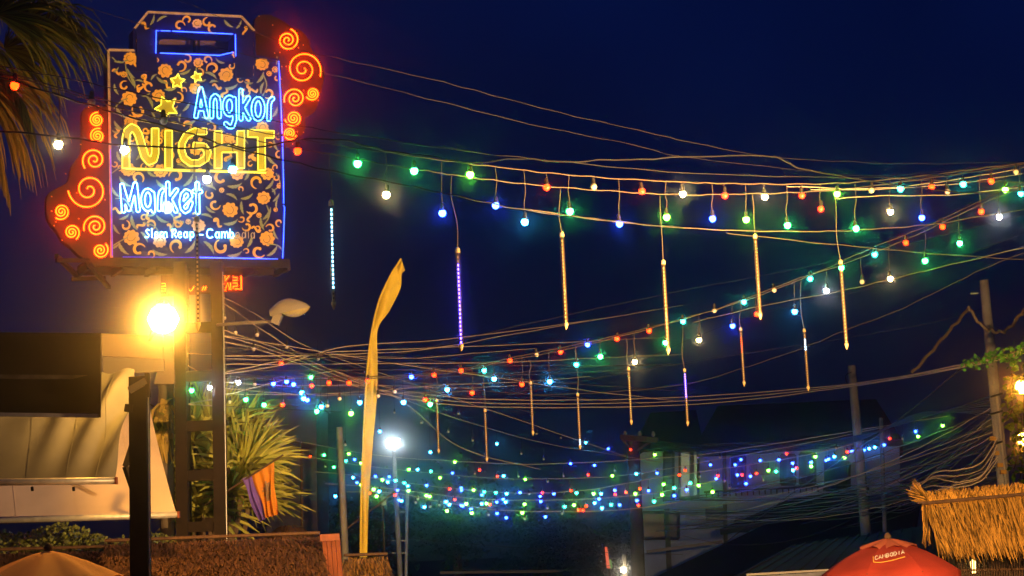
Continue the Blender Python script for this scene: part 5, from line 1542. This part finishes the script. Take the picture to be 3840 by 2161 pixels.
FAR += reg(1580, 1640, 2.34, [(293, 217, l_), (163, 355, l_), (272, 313, b_), (512, 287, r_), (667, 341, r_), (722, 338, c_), (912, 368, l_), (248, 452, r_), (350, 443, b_), (352, 465, b_), (458, 462, l_), (552, 478, t_), (531, 505, b_),
    (653, 485, t_), (748, 494, c_), (865, 484, b_), (1063, 485, r_), (1043, 518, b_), (1048, 563, b_), (217, 565, c_), (245, 590, c_), (293, 545, r_), (352, 598, b_), (365, 600, b_), (395, 583, l_), (436, 630, b_), (442, 664, l_),
    (226, 645, l_), (530, 582, c_), (572, 580, l_), (602, 590, r_), (662, 567, b_), (718, 542, b_), (740, 567, c_), (905, 586, l_), (886, 661, l_), (665, 667, b_), (745, 705, b_), (1088, 697, b_), (662, 57, c_), (855, 342, o_),
    (1110, 390, o_), (945, 497, o_), (590, 680, o_), (908, 713, o_), (1107, 622, o_), (157, 593, o_), (470, 318, o_)])
FAR += reg(2000, 1640, 2.34, [(460, 46, c_), (657, 100, b_), (855, 107, r_), (1066, 152, l_), (327, 230, b_), (536, 245, b_), (483, 328, r_), (693, 337, l_), (904, 320, c_), (1085, 313, b_), (180, 496, b_), (331, 467, r_), (379, 488, t_),
    (529, 495, l_), (595, 495, c_), (715, 465, b_), (718, 500, r_), (812, 481, r_), (895, 494, l_), (935, 450, r_), (1011, 468, b_), (576, 540, b_), (538, 576, c_), (682, 590, t_), (757, 592, b_), (603, 620, c_), (275, 607, t_),
    (357, 594, l_), (465, 602, r_), (400, 637, r_), (437, 640, r_), (910, 556, b_), (922, 595, r_), (1060, 563, t_), (252, 668, o_), (715, 290, o_), (265, 340, o_)])
FAR += reg(2380, 1600, 2.1, [(398, 343, r_), (352, 380, r_), (228, 453, l_), (311, 482, t_), (215, 535, l_), (311, 543, b_), (437, 444, t_), (504, 463, l_), (411, 496, b_), (613, 514, l_), (597, 300, b_), (837, 260, b_), (791, 300, b_),
    (988, 266, b_), (1136, 261, b_), (1197, 212, r_), (656, 386, r_), (641, 408, b_), (808, 380, b_), (846, 380, r_), (911, 390, b_), (960, 367, r_), (877, 449, b_), (1053, 345, l_), (1114, 352, t_), (495, 243, o_), (670, 242, o_),
    (513, 395, o_), (711, 428, o_), (748, 483, o_), (1013, 422, o_)])
FAR += reg(2900, 1500, 2.0467, [(148, 485, b_), (150, 538, c_), (179, 523, r_), (290, 478, b_), (290, 508, l_), (322, 434, l_), (405, 461, b_), (425, 453, b_), (468, 434, c_), (547, 441, l_), (568, 398, r_), (603, 393, b_), (650, 393, b_),
    (700, 383, b_), (735, 372, c_), (780, 362, c_), (850, 344, b_), (893, 295, r_), (1092, 241, b_), (1110, 280, l_), (483, 370, o_), (993, 298, o_)])
FAR += [(3535, 1596, l_)]
FS = [
    ('on the steep far string falling past the floodlight', 'steep far string', [(1120, 1400), (1414, 1462), (1678, 1559), (2026, 1659), (2349, 1713), (2480, 1735)], lambda x: 28 + (x - 1110) / 130),
    ('on the top far string before the building', 'top far string', [(1040, 1640), (1300, 1690), (1450, 1712), (1648, 1726), (2026, 1741), (2561, 1712), (2800, 1680), (3000, 1650), (3300, 1600), (3560, 1560)], lambda x: 35 - (x - 1100) / 500),
    ('on the second far string before the building', 'second far string', [(1040, 1690), (1300, 1738), (1480, 1760), (1650, 1778), (1900, 1796), (2200, 1793), (2400, 1775), (2700, 1722), (3000, 1668), (3300, 1605)], lambda x: 36 - (x - 1100) / 450),
    ('on the middle far string below the floodlight', 'middle far string', [(1180, 1770), (1300, 1780), (1480, 1805), (1700, 1832), (1950, 1850), (2200, 1838), (2450, 1795), (2800, 1745), (3000, 1712), (3200, 1665)], lambda x: 33 - (x - 1100) / 500),
    ('on the lower far string below the floodlight', 'lower far string', [(1220, 1815), (1400, 1826), (1600, 1850), (1800, 1872), (2000, 1876), (2200, 1872), (2450, 1850), (2700, 1800)], lambda x: 31 - (x - 1100) / 600),
    ('on the lowest far string below the floodlight', 'lowest far string', [(1300, 1845), (1480, 1850), (1700, 1890), (1900, 1915), (2200, 1918), (2400, 1905), (2560, 1880)], lambda x: 29.5 - (x - 1100) / 600),
]
WLAB = ['steep thin far wire falling past the white floodlight', 'topmost of the far string wires in front of the white building', 'second of the far string wires in front of the white building', 'middle far string wire below the white floodlight', 'lower far string wire below the white floodlight', 'lowest far string wire below the white floodlight']
for (d_, g, W, f), lab in zip(FS, WLAB):
    wire(lab, [(x, y, f(x)) for x, y in W], .006, 'brightened_wire', 'string_cable', wob=.006)
assign = {k: [] for k in range(len(FS))}
for (x, y, c) in FAR:
    best = None
    for k, (d_, g, W, f) in enumerate(FS):
        yy = wy(W, x)
        if yy is None: continue
        gap = y - yy
        if gap < -6: continue
        if best is None or gap < best[0]: best = (max(gap, 4), k)
    if best is None:
        yy, k = min((abs(y - (wy(W, x) or 9999)), k) for k, (d_, g, W, f) in enumerate(FS))
    else:
        k = best[1]
    assign[k].append((x, y, c))
for k, (d_, g, W, f) in enumerate(FS):
    run(assign[k], f, W, d_, g + ' bulbs', 'grey_wire', .9)

# ================================================================== RAIN TUBES
def meteor(x0, y0, y1, cx, cy, Y, lit_, label, k):
    top = P(x0, y0, Y); bot = P(x0, y1, Y)
    L = top.z - bot.z
    o = empty('rain_light_tube', top, label, 'light tube', 'hanging rain light tubes')
    R = .0155
    def loc(name, m, mat, sm=True):
        me = bpy.data.meshes.new(name); me.from_pydata([tuple(v) for v in m.v], [], m.f); me.update(); me.materials.append(mat)
        if sm:
            for p in me.polygons: p.use_smooth = True
        return link(bpy.data.objects.new(name, me), o)
    loc('tube', MB().lathe([(R, -.03), (R, -L + .05)], (0, 0, 0), 10), M['glass_tube'])
    loc('cap', MB().lathe([(R * 1.12, -.032), (R * 1.12, -.004), (.005, .008)], (0, 0, 0), 10), M['led_dot'])
    loc('tip', MB().lathe([(R * 1.05, -L + .052), (R * 1.05, -L + .035), (.003, -L)], (0, 0, 0), 10), M['led_dot'])
    loc('led_strip', MB().box((0, .002, -L / 2), (.012, .003, L - .09)), M['led_off'], False)
    n = 22; on = MB(); off = MB()
    for i in range(n):
        t = (i + .5) / n
        z = -.05 - (L - .10) * t
        tgt = on if (lit_ and lit_[1] <= t <= lit_[2]) else off
        tgt.box((0, -.0025, z), (.009, .006, (L - .1) / n * .5))
    if on.v: loc('lit_leds', on, lit_[0], False)
    if off.v: loc('unlit_leds', off, M['led_dot'], False)
    a = P(cx, cy, Y) - top
    pts = spline([Vector((0, 0, 0)), a * .35 + Vector((rnd.uniform(-.02, .02), 0, 0)), a * .7 + Vector((rnd.uniform(-.02, .02), 0, 0)), a], 4)
    loc('cord', MB().tube(pts, .003, 5), M['pale_wire'])
TC = glow('led_ice', (.25, .65, 1.0), 14.0); TB = glow('led_violet', (.05, .025, 1.0), 60.0); TA = glow('led_amber', (1.0, .55, .05), 1.2); TR = glow('led_red', (1.0, .03, .003), 10.0); TWh = glow('led_white', (.45, .75, 1.0), 18.0)
TUB = [(495, 545, 832, 497, 320, None, 'clear unlit rain light tube hanging before the neon word Market'), (833, 505, 780, 830, 385, (TC, .02, .85), 'rain light tube glowing icy white, beside the sign'), (1151, 625, 885, 1136, 440, (TB, .10, 1), 'near rain light tube glowing violet blue'),
       (1413, 585, 830, 1410, 475, None, 'amber unlit rain tube, next after the violet one on the near string'), (1668, 655, 893, 1660, 490, None, 'amber rain tube hanging lowest on the near string'), (1899, 590, 805, 1892, 487, (TA, .05, .95), 'short amber rain tube between the two lowest amber ones'),
       (2114, 655, 880, 2100, 480, (TA, .2, .9), 'rightmost amber rain tube of the near string'),
       (1099, 1005, 1142, 1097, 948, None, 'first pale rain tube on the second string, beside the banner'), (1220, 1030, 1163, 1217, 940, None, 'pale rain tube hanging lowest on the second string'), (1335, 960, 1097, 1332, 905, None, 'third pale rain tube from the banner on the second string'),
       (1453, 990, 1132, 1447, 878, (TC, .85, 1), 'pale rain tube with icy lit tip on the second string'), (1581, 925, 1070, 1575, 850, (TA, .05, .95), 'amber lit rain tube on the second string'), (1722, 928, 1073, 1716, 805, (TB, .02, .5), 'rain tube on the second string with blue lit upper half'),
       (1863, 825, 973, 1860, 755, (TR, .08, .42), 'rain tube on the second string with red lit upper part'), (2023, 828, 985, 2015, 705, (TWh, .10, .30), 'rain tube on the second string with white blue lit band')]
for k, (x0, y0, y1, cx, cy, lt, lab) in enumerate(TUB):
    x0 *= A; y0 *= A; y1 *= A; cx *= A; cy *= A
    meteor(x0, y0, y1, cx, cy, YS(x0) if k < 7 else YM(x0), lt, lab, k)

# ================================================================== HAZE
HZ = bpy.data.materials.new('haze')
HZ.use_nodes = True
hn = HZ.node_tree
hn.nodes.clear()
ho = hn.nodes.new('ShaderNodeOutputMaterial'); hv_ = hn.nodes.new('ShaderNodeVolumePrincipled')
hv_.inputs['Color'].default_value = (.92, .92, .92, 1)
hv_.inputs['Density'].default_value = HAZE_DENSITY
hv_.inputs['Anisotropy'].default_value = HAZE_G
hn.links.new(hv_.outputs[0], ho.inputs['Volume'])
mb = MB(); mb.box((0, 38, 5.9), (70, 92, 13.8))  # air volume added to make the halos round the lights
tag(mb.build('haze', HZ), kind='stuff')
